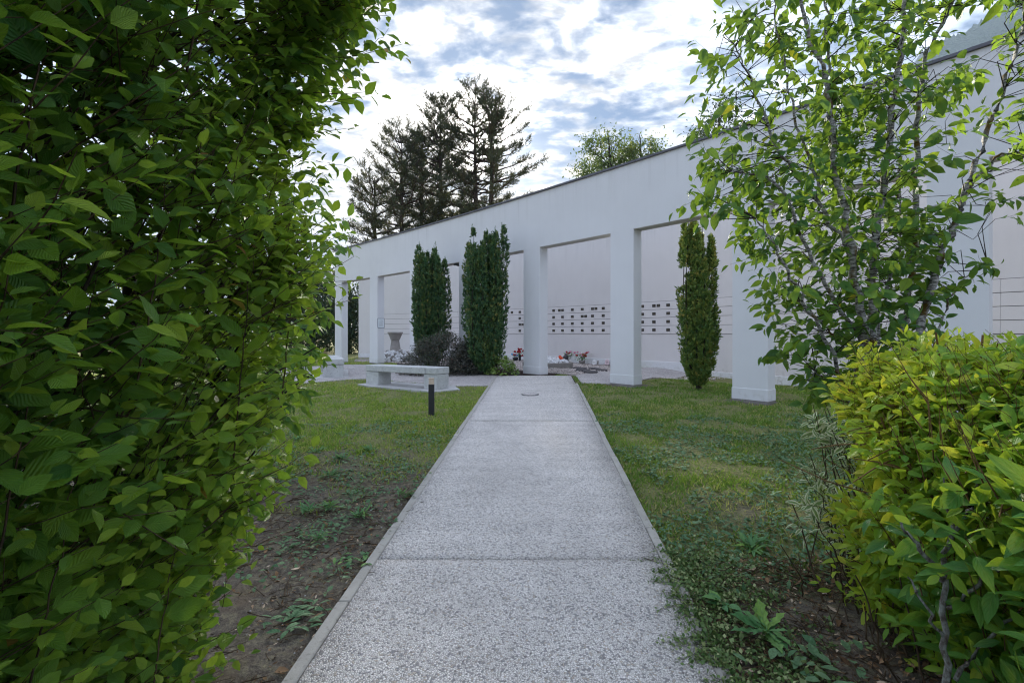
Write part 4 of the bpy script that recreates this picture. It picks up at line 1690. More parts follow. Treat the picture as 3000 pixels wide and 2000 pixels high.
    L2, v, q = twigs(rg, Q[m], rg.normal(size=(260, 3)) + np.array([0, 0, .3]), rg.uniform(.05, .14, 260), 3, .10, 'alt', 0, .9, .5, 1, (0, -.4, .8), .4, .4, .22)
    tb.append((v, q))
    L = catL(L, L2)
    tpl = [leaf_template(7, w, .45, f, dr, .015, .10, tw, .03) for w, f, dr, tw in
           ((.24, .30, .20, .1), (.21, .15, .40, -.1), (.26, .4, .15, 0), (.23, .25, .6, .1), (.25, .1, .3, -.15))]
    lo = [leaf_template(4, w, .45, f, dr, 0, .10, tw) for w, f, dr, tw in ((.24, .30, .20, .1), (.22, .2, .40, -.1), (.25, .35, .55, 0))]
    foliage(root, L, tpl, M['cherry'], 300, seed=4, cell=24, lo=lo, far=3.6)
    V, Qd = join_tubes(tb)
    link('twigs', mesh_np('twigs', rel(root, V), Qd, None, True), root, M['bark_dark'])


build_cherry()


def build_cherry_left():
    rg = np.random.default_rng(43)
    x0, y0 = -2.95, 4.7
    zb = float(T(x0, y0))
    root = thing('cherry_tree', 'drooping young cherry tree peeping out behind the tall hedge', 'tree', (x0, y0, zb))
    st = []
    qs = []
    for i in range(9):
        e = np.array([x0 + rg.uniform(.0, .85), y0 + rg.normal() * .35, rg.uniform(1.3, 2.5)])
        a, q = poly_tube([(x0 + rg.normal() * .05, y0 + rg.normal() * .05, zb), ((x0 * .6 + e[0] * .4), (y0 + e[1]) / 2, 1.0), e], .018, .004, rg, .015, 14, 7)
        st.append(a)
        qs.append(q)
    Q = np.concatenate(qs)
    N = 420
    P = np.c_[x0 + .4 + rg.normal(size=N) * .42, y0 + rg.normal(size=N) * .4, rg.uniform(.55, 2.7, N)]
    P[:, 0] = np.minimum(P[:, 0], np.where(P[:, 2] < 1.9, -1.98, -1.86) + .10 * rg.normal(size=N))
    ppx = 1500 + F * P[:, 0] / P[:, 1]
    ppy = HOR - F * (P[:, 2] - EYE) / P[:, 1]
    P = P[ppx < np.interp(ppy, [400, 740, 780, 900, 930, 1020, 1060, 1300], [985, 985, 930, 930, 960, 960, 870, 840])]
    N = len(P)
    src = Q[np.argmin(np.linalg.norm(P[:, None] - Q[None], axis=2), axis=1)]
    st.append(tubes(np.stack([src, (src + P) / 2 + np.array([0, 0, .04]), P], 1), np.tile([.004, .003, .002], (N, 1)), 5))
    L, v, q = twigs(rg, P, nrm(P - src) * .6 + np.array([.35, -.1, -.1]), rg.uniform(.12, .25, N), 6, .125, 'alt', -.1, .9, .6, 1, (.1, -.4, .8), .4, .42, .2)
    tpl = [leaf_template(6, w, .45, f, dr, .01, .1) for w, f, dr in ((.23, .3, .3), (.21, .2, .5), (.24, .4, .2))]
    foliage(root, L, tpl, M['cherry'], 150, seed=5, cell=28)
    V, Qd = join_tubes(st + [(v, q)])
    link('branches', mesh_np('branches', rel(root, V), Qd, None, True), root, M['bark_dark'])


build_cherry_left()


# ------------------------------------------------------------------ columnar yews
def build_yew(x, y, h, w, label, mat, ncol, nspr, seed, openness=0.0, base=.02, colr=.225):
    rg = np.random.default_rng(seed)
    zb = float(T(x, y))
    root = thing('columnar_yew', label, 'tree', (x, y, zb), group='columnar yews by the colonnade')
    tr = []
    a, q = poly_tube([(0, 0, -.05), (.01, 0, .2), (0, .01, .45)], .07, .06, rg, .004, 6, 8)
    tr.append(a)
    Ls = []
    for k in range(ncol):
        ang = k * 2.39996 + rg.normal() * .3
        rr = (w / 2 - .17) * math.sqrt((k + .4) / ncol)
        cx, cy_ = rr * math.cos(ang), rr * math.sin(ang) * .9
        top = h * (1.0 - (.30 if openness > .3 else .18) * rg.random())
        if k == 0:
            top = h * .93
        a, q = poly_tube([(0, 0, .1), (cx * .45, cy_ * .45, .35), (cx * .9, cy_ * .9, .9), (cx + rg.normal() * .02, cy_, top * .6), (cx * .95 + rg.normal() * .03, cy_, top)], .028, .006, rg, .008, 20, 5)
        tr.append(a)
        n = int(nspr / ncol)
        u = rg.random(n) ** .9
        zz = base * h + (top - base * h) * u
        ax = np.stack([np.interp(zz, q[:, 2], q[:, i]) for i in range(2)], 1)
        rad = (colr - .10 * u ** 3) * (1 - .9 * np.clip((u - .86) / .14, 0, 1)) * (.75 + .5 * vnoise(zz, np.full(n, k * 3.1), 3.0, 3)) * (1 - .25 * openness)
        th = rg.uniform(0, 6.283, n)
        rd = rad * np.sqrt(rg.uniform(.25, 1, n))
        o = np.c_[np.cos(th), np.sin(th)]
        pos = np.c_[ax + o * rd[:, None], zz]
        dr = nrm(np.c_[o * .45, np.full(n, 1.1)] + rg.normal(size=(n, 3)) * .22)
        if openness:
            keep = vnoise(zz, np.full(n, k * 7.7), 2.4, 6) + .25 * (zz < h * .45) > openness
            pos, dr, zz = pos[keep], dr[keep], zz[keep]
            n = len(pos)
        tone = np.clip(.42 + .5 * (vnoise(pos[:, 2] * 1.0, th[:n] + k, 1.6, 4) - .5) + rg.normal(size=n) * .16, 0, .98)
        for j in range(7):
            t = nrm(dr + rg.normal(size=(n, 3)) * .48)
            Ls.append(dict(pos=pos + dr * .012 * j, t=t, n=rg.normal(size=(n, 3)) + np.array([0, -.2, .4]),
                           size=rg.uniform(.05, .10, n), r=np.clip(tone + .03 * j, 0, .99)))
        # slim leader shoots at the tip
        m = 16
        pz = np.linspace(top * .97, top * 1.035, m)
        Ls.append(dict(pos=np.c_[np.full(m, cx * .95) + rg.normal(size=m) * .012, np.full(m, cy_) + rg.normal(size=m) * .012, pz], t=np.tile([0, 0, 1.0], (m, 1)) + rg.normal(size=(m, 3)) * .4,
                       n=rg.normal(size=(m, 3)), size=np.full(m, .06), r=np.full(m, .5)))
    L = catL(*Ls)
    L['pos'] = L['pos'] + np.array([x, y, zb])
    tpl = [diamond(.19, .1), diamond(.25, .2), diamond(.16, 0)]
    foliage(root, L, tpl, mat, 0, rest='crown')
    V, Q = join_tubes(tr)
    link('trunk', mesh_np('trunk', V, Q, None, True), root, M['bark_dark'])


x, y, _ = G(1422, 1099)
build_yew(x, y, 4.55, 1.50, 'dense dark columnar yew right of its twin, beside the bright green plant', M['yew'], 15, 9500, 51, .16, colr=.20)
build_yew((1265 - 1500) / F * 17.2, 17.2, 4.5, 1.65, 'dense dark columnar yew behind the grey shrub, the left one of the pair', M['yew'], 15, 9500, 52, .16, colr=.215)
x, y, _ = G(2047, 1140)
build_yew(x, y, 4.3, 1.2, 'open yellowish-green columnar yew standing alone between two pillars on the right', M['yew_open'], 13, 9000, 61, .40, colr=.155)


# ------------------------------------------------------------------ low shrubs
def build_bush(name, x, y, rx, ry, h, n, size, mat, label, seed, barkmat=None, tpl=None, K=5, rbase=.5):
    rg = np.random.default_rng(seed)
    zb = float(T(x, y))
    root = thing(name, label, 'shrub', (x, y, zb))
    u = rg.normal(size=(n, 3))
    u = nrm(u)
    u[:, 2] = np.abs(u[:, 2])
    rad = rg.uniform(.45, 1.0, n) ** .5 * (.85 + .3 * vnoise(u[:, 0] * 3, u[:, 2] * 3 + u[:, 1], 1.5, seed))
    P = np.array([x, y, zb]) + u * rad[:, None] * np.array([rx, ry, h])
    P[:, 2] = np.maximum(P[:, 2], zb + .05)
    L, v, q = twigs(rg, P, u * .8 + rg.normal(size=(n, 3)) * .5 + np.array([0, 0, .3]), rg.uniform(.10, .22, n), K, size, 'alt', .0, 1.0, .1, 1, (0, -.2, 1), .45, rbase, .25, .002)
    foliage(root, L, tpl or [diamond(.25, .1), diamond(.30, .2)], mat, 0)
    st = []
    for i in range(26):
        e = P[rg.integers(n)]
        a, _ = poly_tube([(x + rg.normal() * .08, y + rg.normal() * .08, zb - .02), (np.array([x, y, zb]) + e) / 2 + rg.normal(size=3) * .05, e], .008, .003, rg, .005, 8, 5)
        st.append(a)
    V, Q = join_tubes(st + [(v, q)])
    link('stems', mesh_np('stems', rel(root, V), Q, None, True), root, barkmat or M['bark_dark'])


x, y, _ = G(1275, 1102)
build_bush('grey_shrub', x + .10, y + .55, 1.25, .75, 1.22, 2600, .055, M['greyshrub'], 'wide low brownish-grey shrub at the foot of the left yew', 61)
x, y, _ = G(1370, 1098)
build_bush('grey_shrub', x, y + .2, .62, .5, .95, 1000, .052, M['greyshrub'], 'smaller blue-grey shrub between the two dense yews', 62, rbase=.25)
x, y, _ = G(1470, 1101)
build_bush('lime_shrub', x, y + .12, .40, .32, .52, 110, .095, M['limeshrub'], 'small bright green plant on dark soil beside the pillar', 63, M['twig'], [leaf_template(4, .33, .45, .2, .2), leaf_template(4, .28, .45, .3, .3)], 5)


# ------------------------------------------------------------------ pines and other trees behind
def build_pine(px, py_top, Y, half_w, z_low, label, seed, lean=0.0, dens=1.0, nbr=(4, 7)):
    rg = np.random.default_rng(seed)
    x, _, ztop = PX(px, py_top, Y)
    zb = -.3
    root = thing('pine_tree', label, 'tree', (x, Y, zb), group='pines behind the columbarium')
    H = ztop - zb
    tr, q = poly_tube([(0, 0, -.3), (lean * .2, 0, H * .4), (lean * .6, 0, H * .7), (lean, 0, H)], .30 + H * .005, .04, rg, .04, 24, 9)
    link('trunk', mesh_np('trunk', tr[0], tr[1], None, True), root, M['bark_pine'])
    br = []
    tp, td = [], []
    z = z_low
    while z < ztop - .2:
        hh = z - zb
        u = (z - z_low) / (ztop - z_low)
        c = np.array([np.interp(hh, q[:, 2], q[:, 0]), 0, hh])
        prof = half_w * (max(0.0, 1 - u ** 1.9) ** .62) * (.86 + .14 * math.sin(u * 9 + seed)) + .45
        nb = rg.integers(*nbr)
        a0 = rg.uniform(0, 6.28)
        for k in range(nb):
            a = a0 + 6.283 * k / nb + rg.normal() * .25
            ln = prof * rg.uniform(.62, 1.08)
            rise = .10 + .75 * u + rg.normal() * .10
            d = np.array([math.cos(a), math.sin(a), 0])
            m = 7
            s = np.linspace(0, 1, m)
            P = c + d[None] * (ln * s)[:, None] + np.array([0, 0, 1.0]) * (ln * (rise * s - .22 * s * (1 - s)))[:, None]
            P[1:] += rg.normal(size=(m - 1, 3)) * .07
            br.append(tubes(P[None], np.linspace(.055 + .012 * ln, .016, m)[None], 4))
            # side shoots
            ns = int((5 + 4.4 * ln) * dens)
            for i in range(ns):
                w = rg.uniform(.42, 1.0)
                o = np.array([np.interp(w, s, P[:, j]) for j in range(3)])
                sd = nrm(np.cross(d, [0, 0, 1.0])) * rg.choice([-1, 1]) * rg.uniform(.2, 1.0) + d * rg.uniform(.2, .9) + np.array([0, 0, rg.uniform(.05, .75)])
                sd = nrm(sd)
                l2 = rg.uniform(.25, .95) * (1.15 - .5 * w)
                e = o + sd * l2
                if l2 > .4:
                    br.append(tubes(np.stack([o, (o + e) / 2 + rg.normal(size=3) * .04, e])[None], np.array([[.020, .015, .010]]), 3))
                up = nrm(sd + np.array([0, 0, .55]))
                tp.append(e)
                td.append(up)
                if l2 > .55:
                    tp.append(o + sd * l2 * .55 + rg.normal(size=3) * .08)
                    td.append(nrm(sd + rg.normal(size=3) * .3 + np.array([0, 0, .5])))
            tp.append(P[-1])
            td.append(nrm(d * .5 + np.array([0, 0, .8])))
        z += rg.uniform(.75, 1.15)
    tp = np.array(tp)
    td = np.array(td)
    n = len(tp)
    Ls = []
    tone = np.clip(.45 + rg.normal(size=n) * .2, 0, .98)
    for j in range(13):
        t = nrm(td * .9 + rg.normal(size=(n, 3)) * .50)
        Ls.append(dict(pos=tp + td * rg.uniform(-.25, .30, n)[:, None], t=t, n=rg.normal(size=(n, 3)), size=rg.uniform(.24, .38, n), r=np.clip(tone + rg.normal(size=n) * .08, 0, .99)))
    L = catL(*Ls)
    L['pos'] = L['pos'] + np.array(root.location)
    foliage(root, L, [diamond(.065, .05), diamond(.08, -.05)], M['pine'], 0, rest='needles')
    V, Q = join_tubes(br)
    link('branches', mesh_np('branches', V, Q, None, True), root, M['bark_pine'])


build_pine(1392, 262, 46, 5.2, 9.5, 'tallest pine, left of two bare trunks the sun shines between', 71, dens=1.1, nbr=(4, 6))
build_pine(1436, 290, 45, 5.6, 9.5, 'broad pine with bare trunk at the right end of the group', 72, .2, dens=1.1, nbr=(4, 6))
build_pine(1290, 312, 47, 5.0, 9.0, 'dense dark pine in the middle of the group', 73, dens=1.35)
build_pine(1176, 405, 46, 5.4, 8.0, 'lower pine left of the dense middle one', 74)
build_pine(1098, 520, 45, 4.4, 6.5, 'smallest pine at the left end of the group', 75)
build_pine(1235, 400, 50, 4.2, 8.0, 'pine standing behind the group with its crown in the gaps', 76, dens=1.1)


def build_far_tree(name, px, py_top, Y, rx, h_crown, n, size, mat, label, seed, tall=None, group=None, clump=.55, tz=.0, ncl=None):
    rg = np.random.default_rng(seed)
    x, _, zt = PX(px, py_top, Y)
    zb = float(T(x, Y)) if Y < 40 else -.3
    root = thing(name, label, 'tree', (x, Y, zb), group=group)
    H = zt - zb
    tr, q = poly_tube([(0, 0, -.2), (rg.normal() * .2, 0, H * .4), (rg.normal() * .3, 0, H * .8), (0, 0, H * .97)], .10 + H * .012, .02, rg, .03, 16, 8)
    link('trunk', mesh_np('trunk', tr[0], tr[1], None, True), root, M['bark_dark'])
    ncl = ncl or max(10, n // 90)
    u = rg.normal(size=(ncl, 3))
    u = nrm(u) * rg.uniform(.35, 1.0, (ncl, 1)) ** .6
    C = np.c_[u[:, 0] * rx, u[:, 1] * rx * .8, H - h_crown * .5 + u[:, 2] * h_crown * .5]
    br = []
    for c in C:
        hb = np.clip(c[2] - rg.uniform(.8, 2.0), H * .25, H * .9)
        b = np.array([np.interp(hb, q[:, 2], q[:, 0]), 0, hb])
        a, _ = poly_tube([b, (b + c) / 2 + rg.normal(size=3) * .15, c], .04, .012, rg, .02, 7, 4)
        br.append(a)
    idx = rg.integers(0, ncl, n)
    P = C[idx] + rg.normal(size=(n, 3)) * clump * rg.uniform(.6, 1.1, (n, 1))
    L = dict(pos=P, t=rg.normal(size=(n, 3)) + np.array([0, 0, -.6]), n=rg.normal(size=(n, 3)) + np.array([0, -.3, .8]), size=rg.uniform(.6, 1.25, n) * size,
             r=np.clip(.5 + .25 * rg.normal(size=ncl)[idx] + rg.normal(size=n) * .15, 0, .99))
    L['pos'] = L['pos'] + np.array(root.location)
    foliage(root, L, [diamond(.28, .2), diamond(.22, .3)], mat, 0, rest='crown')
    V, Q = join_tubes(br)
    link('branches', mesh_np('branches', V, Q, None, True), root, M['bark_dark'])


build_far_tree('ash_tree', 1780, 362, 31, 2.0, 6.5, 5200, .20, M['fartree'], 'small-leaved tree top above the wall, left of two crowns', 81, clump=.42, ncl=46)
build_far_tree('ash_tree', 1872, 372, 32, 1.7, 6.0, 4200, .20, M['fartree'], 'small-leaved tree top above the wall, nearer the cherry tree', 82, clump=.42, ncl=38)
build_far_tree('oak_tree', 2110, 270, 27, 2.3, 7.0, 5200, .15, M['darktree'], 'dark fine-leaved tree half hidden behind the cherry tree', 83, clump=.40, ncl=50)
for i, (px, py, Y, rx, hc, n, sz, mt, lab) in enumerate([
        (905, 800, 40, 3.0, 7.4, 6500, .28, 'darktree', 'dark leafy tree between the hedge and the first pillar'),
        (1022, 830, 39, 2.0, 6.2, 6000, .24, 'darktree', 'dark green tree seen through the first opening of the colonnade'),
        (965, 760, 47, 2.6, 8.6, 3600, .24, 'fartree', 'loose tree with sky between its leaves left of the first pillar'),
        (820, 760, 44, 3.6, 8.8, 6500, .30, 'darktree', 'bushy tree mostly hidden behind the tall hedge'),
        (640, 720, 42, 3.5, 9.0, 3000, .28, 'fartree', 'broad tree glimpsed through the gaps of the tall hedge'),
        (420, 740, 44, 3.5, 9.0, 2600, .28, 'fartree', 'tree deep behind the left part of the tall hedge'),
        (180, 720, 40, 3.5, 9.0, 2600, .28, 'fartree', 'tree at the far left behind the tall hedge')]):
    build_far_tree('leafy_tree', px, py, Y, rx, hc, n, sz, M[mt], lab, 90 + i, group='trees beyond the lawn', clump=.7, ncl=max(30, n // 60))


def build_mountain():
    rg = np.random.default_rng(5)
    # ridge seen at the top right corner: (pixel column, pixel row)
    ridge = np.array([(1500, 905), (1900, 760), (2200, 560), (2400, 400), (2500, 318), (2600, 240), (2743, 128), (2838, 80), (2912, 36), (3000, -20), (3200, -130), (3500, -230), (3900, -200)], float)
    Yr = 900.0
    nu, nv = 420, 90
    V = np.zeros((nv, nu, 3))
    cols = np.linspace(1500, 3900, nu)
    rows = np.interp(cols, ridge[:, 0], ridge[:, 1])
    for j in range(nv):
        s = j / (nv - 1)
        y = 420 + (Yr - 420) * s
        x = (cols - 1500) / F * Yr * (.80 + .20 * s)
        zr = EYE + (HOR - rows) * Yr / F
        z = zr * s ** 1.15
        rough = (vnoise(x, np.full(nu, y), .02, 3) - .5) * 54 + (vnoise(x, np.full(nu, y), .06, 4) - .5) * 22 + (vnoise(x, np.full(nu, y), .2, 5) - .5) * 10
        V[j, :, 0] = x
        V[j, :, 1] = y
        V[j, :, 2] = z + rough * s * (1 - .75 * s) - 3
    # tree tops along the ridge
    V[-1, :, 2] += rg.uniform(0, 9, nu)
    i = np.arange(nu * nv).reshape(nv, nu)
    Q = np.stack([i[:-1, :-1], i[:-1, 1:], i[1:, 1:], i[1:, :-1]], -1).reshape(-1, 4)
    q = NT('forested_mountain')
    p = q.pos()
    n1 = q.noise(p, .016, 5.0, .6)
    n2 = q.noise(p, .2, 4.0, .7)
    col = q.ramp(n2, [(.35, (.012, .022, .014)), (.6, (.035, .055, .03))])
    rock = q.math('MULTIPLY', q.rng(n1, .60, .66), .8)
    col = q.mix(rock, col, (.25, .24, .23))
    mt = q.done(q.bsdf(col, .95, .05, q.bump(n2, 1.0, 6.0)))
    link('mountain', mesh_np('mountain', V.reshape(-1, 3), Q, None, False), None, mt, kind='structure')


build_mountain()


def build_haze():
    m = MB()
    x0, x1, y0, y1, z0, z1 = -980, 1700, -980, 960, -6, 830
    m.box(((x0 + x1) / 2, (y0 + y1) / 2, (z0 + z1) / 2), (x1 - x0, y1 - y0, z1 - z0))
    q = NT('valley_haze')
    v = q.n('ShaderNodeVolumePrincipled')
    v.inputs['Color'].default_value = (0.62, 0.80, 1.0, 1)
    v.inputs['Density'].default_value = 0.00020
    v.inputs['Anisotropy'].default_value = 0.0
    q.l(v.outputs[0], q.out.inputs['Volume'])
    link('haze', m.mesh('haze'), None, q.m, kind='stuff')


build_haze()


# ------------------------------------------------------------------ lawn, weeds, litter
def build_grass():
    rg = np.random.default_rng(101)
    parts = []

    def scatter(x0, x1, y0, y1, dens):
        n = int((x1 - x0) * (y1 - y0) * dens)
        return rg.uniform(x0, x1, n), rg.uniform(y0, y1, n)
    X, Y = [], []
    for x0, x1, y0, y1, de in [(-5.5, -.8, 3.3, 6.5, 2600), (-8, -.7, 6.5, 10, 2300), (-10, -.4, 10, 14, 1300), (-14, -3, 14, 24, 420),
                               (.9, 5.0, 2.6, 6.0, 2600), (1.2, 8.5, 6, 10, 1900), (1.3, 9.5, 10, 15.5, 1000), (-16, -8, 24, 38, 160)]:
        a, b = scatter(x0, x1, y0, y1, de)
        X.append(a)
        Y.append(b)
    X = np.concatenate(X)
    Y = np.concatenate(Y)
    so = soil_amount(X, Y)
    tuft = vnoise(X, Y, 4.5, 21)
    prob = np.clip((1 - so) * 1.15, 0, 1) ** 1.4 * np.clip(.10 + 1.2 * tuft, 0, 1) * (.55 + .6 * vnoise(X, Y, 14.0, 26))
    keep = rg.random(len(X)) < prob
    edge = np.minimum(np.abs(X - path_left(Y)), np.abs(X - path_right(Y)))
    keep &= ~on_paving(X, Y, -.015)
    # keep clear of the strip under the walls and the gravel court
    rf = np.hypot(X - CF[0], Y - CF[1]) - CF[2]
    rb = np.hypot(X - CB[0], Y - CB[1]) - CB[2]
    s_f = np.arctan2(Y - CF[1], X - CF[0]) * CF[2]
    court = (rf > .9) & (s_f > 129.7) & (s_f < 147.0)
    keep &= ~court & (rb < -.03)
    pil = np.zeros(len(X), bool)
    for s in PILLARS:
        pil |= (s_f < s + .12) & (s_f > s - PW - .12) & (rf > -.13 - .08 * vnoise(X, Y, 6.0, 3)) & (rf < DEPTH + .12)
    keep &= ~pil
    bed = in_poly(X, Y, [D(*p)[:2] for p in [(905, 849), (1000, 853), (1090, 863), (1150, 866), (1206, 867), (1262, 865)]] + [cf(s, .85)[:2] for s in np.linspace(132.6, 142.5, 12)])
    pads = in_poly(X, Y, [(-3.98, 12.32), (-3.60, 11.98), (-1.82, 11.08), (-1.25, 11.42), (-1.42, 11.95), (-3.5, 12.98)]) | in_poly(X, Y, [(-5.72, 13.55), (-4.72, 13.80), (-5.75, 16.75), (-6.95, 16.5)])
    keep &= ~bed & ~pads
    X, Y = X[keep], Y[keep]
    n = len(X)
    Z = T(X, Y) - .02
    far = np.clip((Y - 4) / 12, 0, 1)
    h = (.020 + .026 * rg.random(n)) * (.7 + .7 * vnoise(X, Y, 3.0, 22)) * (1 + .35 * far)
    dry = vnoise(X, Y, 1.1, 23) * .55 + vnoise(X, Y, 6.0, 24) * .45
    dryp = .06 + np.clip((dry - .48) * 2.6, 0, 1) * .45 * np.where(X > 0, .7, 1.0) + np.clip(1 - np.hypot((X - 2.05) / .9, (Y - 4.25) / .7), 0, 1) * .5
    r = np.where(rg.random(n) < dryp, rg.uniform(.86, .99, n), np.clip(.46 + .12 * (X < 0) - .20 * (X > 0) + .3 * (vnoise(X, Y, 9.0, 27) - .5) + rg.normal(size=n) * .17, 0, .84))
    t = np.c_[rg.normal(size=(n, 2)) * 1.1, np.ones(n)]
    L = dict(pos=np.c_[X, Y, Z], t=t, n=np.c_[rg.normal(size=(n, 2)) * .6, np.ones(n)], size=h + .025, r=r)
    w = .085
    blade = (np.array([(0, -w, 0), (0, w, 0), (.55, w * .75, .06), (.55, -w * .75, .06), (1, 0, .22)]), np.array([(0, 1, 2, 3), (3, 2, 4, 4)]), np.array([(0, -1), (0, 1), (.5, 1), (.5, -1), (1, 0.0)]))
    V, Fq, A = leaf_arrays(L, [blade], np.zeros(n, int))
    quads = Fq[Fq[:, 2] != Fq[:, 3]]
    tris = Fq[Fq[:, 2] == Fq[:, 3]][:, :3]
    link('lawn_grass', mesh_np('lawn_grass', V, [quads, tris], A), None, M['grass'], 'short patchy lawn grass on both sides of the path', 'grass', kind='stuff')
    # clover-like ground cover, mostly right of the path
    X, Y = scatter(.9, 6.0, 2.85, 8.5, 800)
    X2, Y2 = scatter(-6, -.8, 3.0, 8, 420)
    X = np.r_[X, X2]
    Y = np.r_[Y, Y2]
    m = (vnoise(X, Y, 1.3, 31) * .6 + vnoise(X, Y, 5, 32) * .4 > .46) & (rg.random(len(X)) < 1.1 - .7 * soil_amount(X, Y)) & ~on_paving(X, Y, -.02)
    X, Y = X[m], Y[m]
    n = len(X)
    L = dict(pos=np.c_[X, Y, T(X, Y) + rg.uniform(.005, .035, n)], t=np.c_[rg.normal(size=(n, 2)), rg.normal(size=n) * .25], n=np.c_[rg.normal(size=(n, 2)) * .35, np.ones(n)],
             size=rg.uniform(.026, .060, n), r=rg.random(n))
    V, Fq, A = leaf_arrays(L, [diamond(.36, .1), diamond(.28, .2)], rg.integers(0, 2, n))
    link('ground_cover', mesh_np('ground_cover', V, Fq, A), None, M['weedgrey'], 'low broad-leaved ground cover creeping through the lawn', 'ground cover', kind='stuff')


build_grass()


def rosette(x, y, R, n, size, mat, label, cat, group, seed, up=.35, tpl=None, zoff=.0, spread=.25):
    rg = np.random.default_rng(seed)
    z = float(T(x, y)) + zoff
    root = thing('weed', label, cat, (x, y, z), group=group)
    a = rg.uniform(0, 6.283, n)
    o = np.c_[np.cos(a), np.sin(a), np.full(n, up) * rg.uniform(.4, 1.6, n)]
    c = rg.normal(size=(n, 2)) * R * spread
    L = dict(pos=np.c_[c[:, 0] + x, c[:, 1] + y, np.full(n, z) + rg.uniform(0, .02, n)], t=o, n=np.c_[rg.normal(size=(n, 2)) * .15, np.ones(n)], size=size * rg.uniform(.55, 1.15, n), r=np.clip(rg.normal(.5, .22, n), 0, .99))
    tpl = tpl or [leaf_template(4, .20, .62, .2, .35), leaf_template(4, .17, .6, .3, .2)]
    V, Fq, A = leaf_arrays(L, tpl, rg.integers(0, len(tpl), n))
    link('leaves', mesh_np('leaves', rel(root, V), Fq, A, True), root, mat)


def build_weeds():
    nar = [leaf_template(4, .09, .6, .25, .35), leaf_template(4, .075, .6, .35, .2)]
    g1 = 'weed rosettes in the bare soil left of the path'
    x, y, _ = G(880, 1800)
    rosette(x, y, .16, 46, .085, M['weedgrey'], 'large grey-green leafy weed clump in bare soil by the lower left kerb', 'weed', g1, 201, .30, spread=.55)
    x, y, _ = G(1052, 1648)
    rosette(x, y, .10, 26, .075, M['weed'], 'weed rosette against the left kerb at the first path joint', 'weed', g1, 202, .35, spread=.6)
    x, y, _ = G(990, 1670)
    rosette(x, y, .07, 12, .075, M['weedgrey'], 'small star-shaped weed just left of the kerb joint', 'weed', g1, 203, .15, nar)
    rg = np.random.default_rng(200)
    k = 0
    spots = [(935, 1580, 1), (960, 1490, 1), (1010, 1480, 0), (985, 1525, 0), (895, 1555, 0), (1040, 1400, 0), (970, 1395, 1), (1190, 1455, 1), (1150, 1340, 0), (830, 1605, 0),
             (1055, 1515, 1), (900, 1440, 0), (1080, 1320, 1), (930, 1325, 1), (860, 1400, 0), (1180, 1370, 0), (1000, 1345, 1), (905, 1500, 1), (1065, 1445, 0), (870, 1290, 1)]
    ordw = ['closest', 'second closest', 'third closest', 'fourth closest', 'fifth closest', 'sixth closest', 'seventh closest', 'eighth closest', 'ninth closest', 'farthest']
    rank = {}
    for kk in (0, 1):
        same = sorted([q for q in spots if q[2] == kk], key=lambda q: -q[1])
        for i, q in enumerate(same):
            rank[q] = ordw[i]
    for px, py, kind in spots:
        x, y, _ = G(px, py)
        o = rank[(px, py, kind)]
        if kind:
            rosette(x, y, .10, int(rg.integers(26, 44)), .115, M['weed'], o + ' to the viewer of the bright narrow-leaved weed tufts in bare soil', 'weed', 'narrow-leaved weed tufts', 210 + k, .75, nar)
        else:
            rosette(x, y, .22, int(rg.integers(40, 75)), .055, M['weedgrey'], o + ' to the viewer of the flat grey-green weed mats in bare soil', 'weed', 'flat weed mats', 210 + k, .18, spread=.55)
        k += 1
    # right of the path
    x, y, _ = G(2200, 1610)
    rosette(x, y, .1, 34, .15, M['weed'], 'spiky bright green weed at the edge of the lawn below the cherry tree', 'weed', None, 240, .8, nar)
    tooth = [leaf_template(9, .15, .7, .2, .35, .03, serr=.28), leaf_template(9, .13, .7, .3, .15, .03, serr=.28)]
    x, y, _ = G(2245, 1855, .07)
    rosette(x, y, .05, 16, .17, M['weed'], 'toothed dandelion-like rosette on the dark litter right of the path', 'weed', None, 241, .55, tooth, .07)
    x, y, _ = G(2400, 1960, .09)
    rosette(x, y, .25, 34, .075, M['weedgrey'], 'round-leaved blue-green plant at the lower edge under the forsythia', 'weed', None, 242, .55, [leaf_template(5, .32, .5, .15, .15), leaf_template(5, .28, .5, .25, .2)], .08, spread=.5)
    x, y, _ = G(2110, 1770, .04)
    rosette(x, y, .06, 9, .10, M['weed'], 'small broad-leaved plantain at the path edge in the litter', 'weed', None, 243, .35, [leaf_template(5, .24, .55, .2, .3)], .04)


build_weeds()


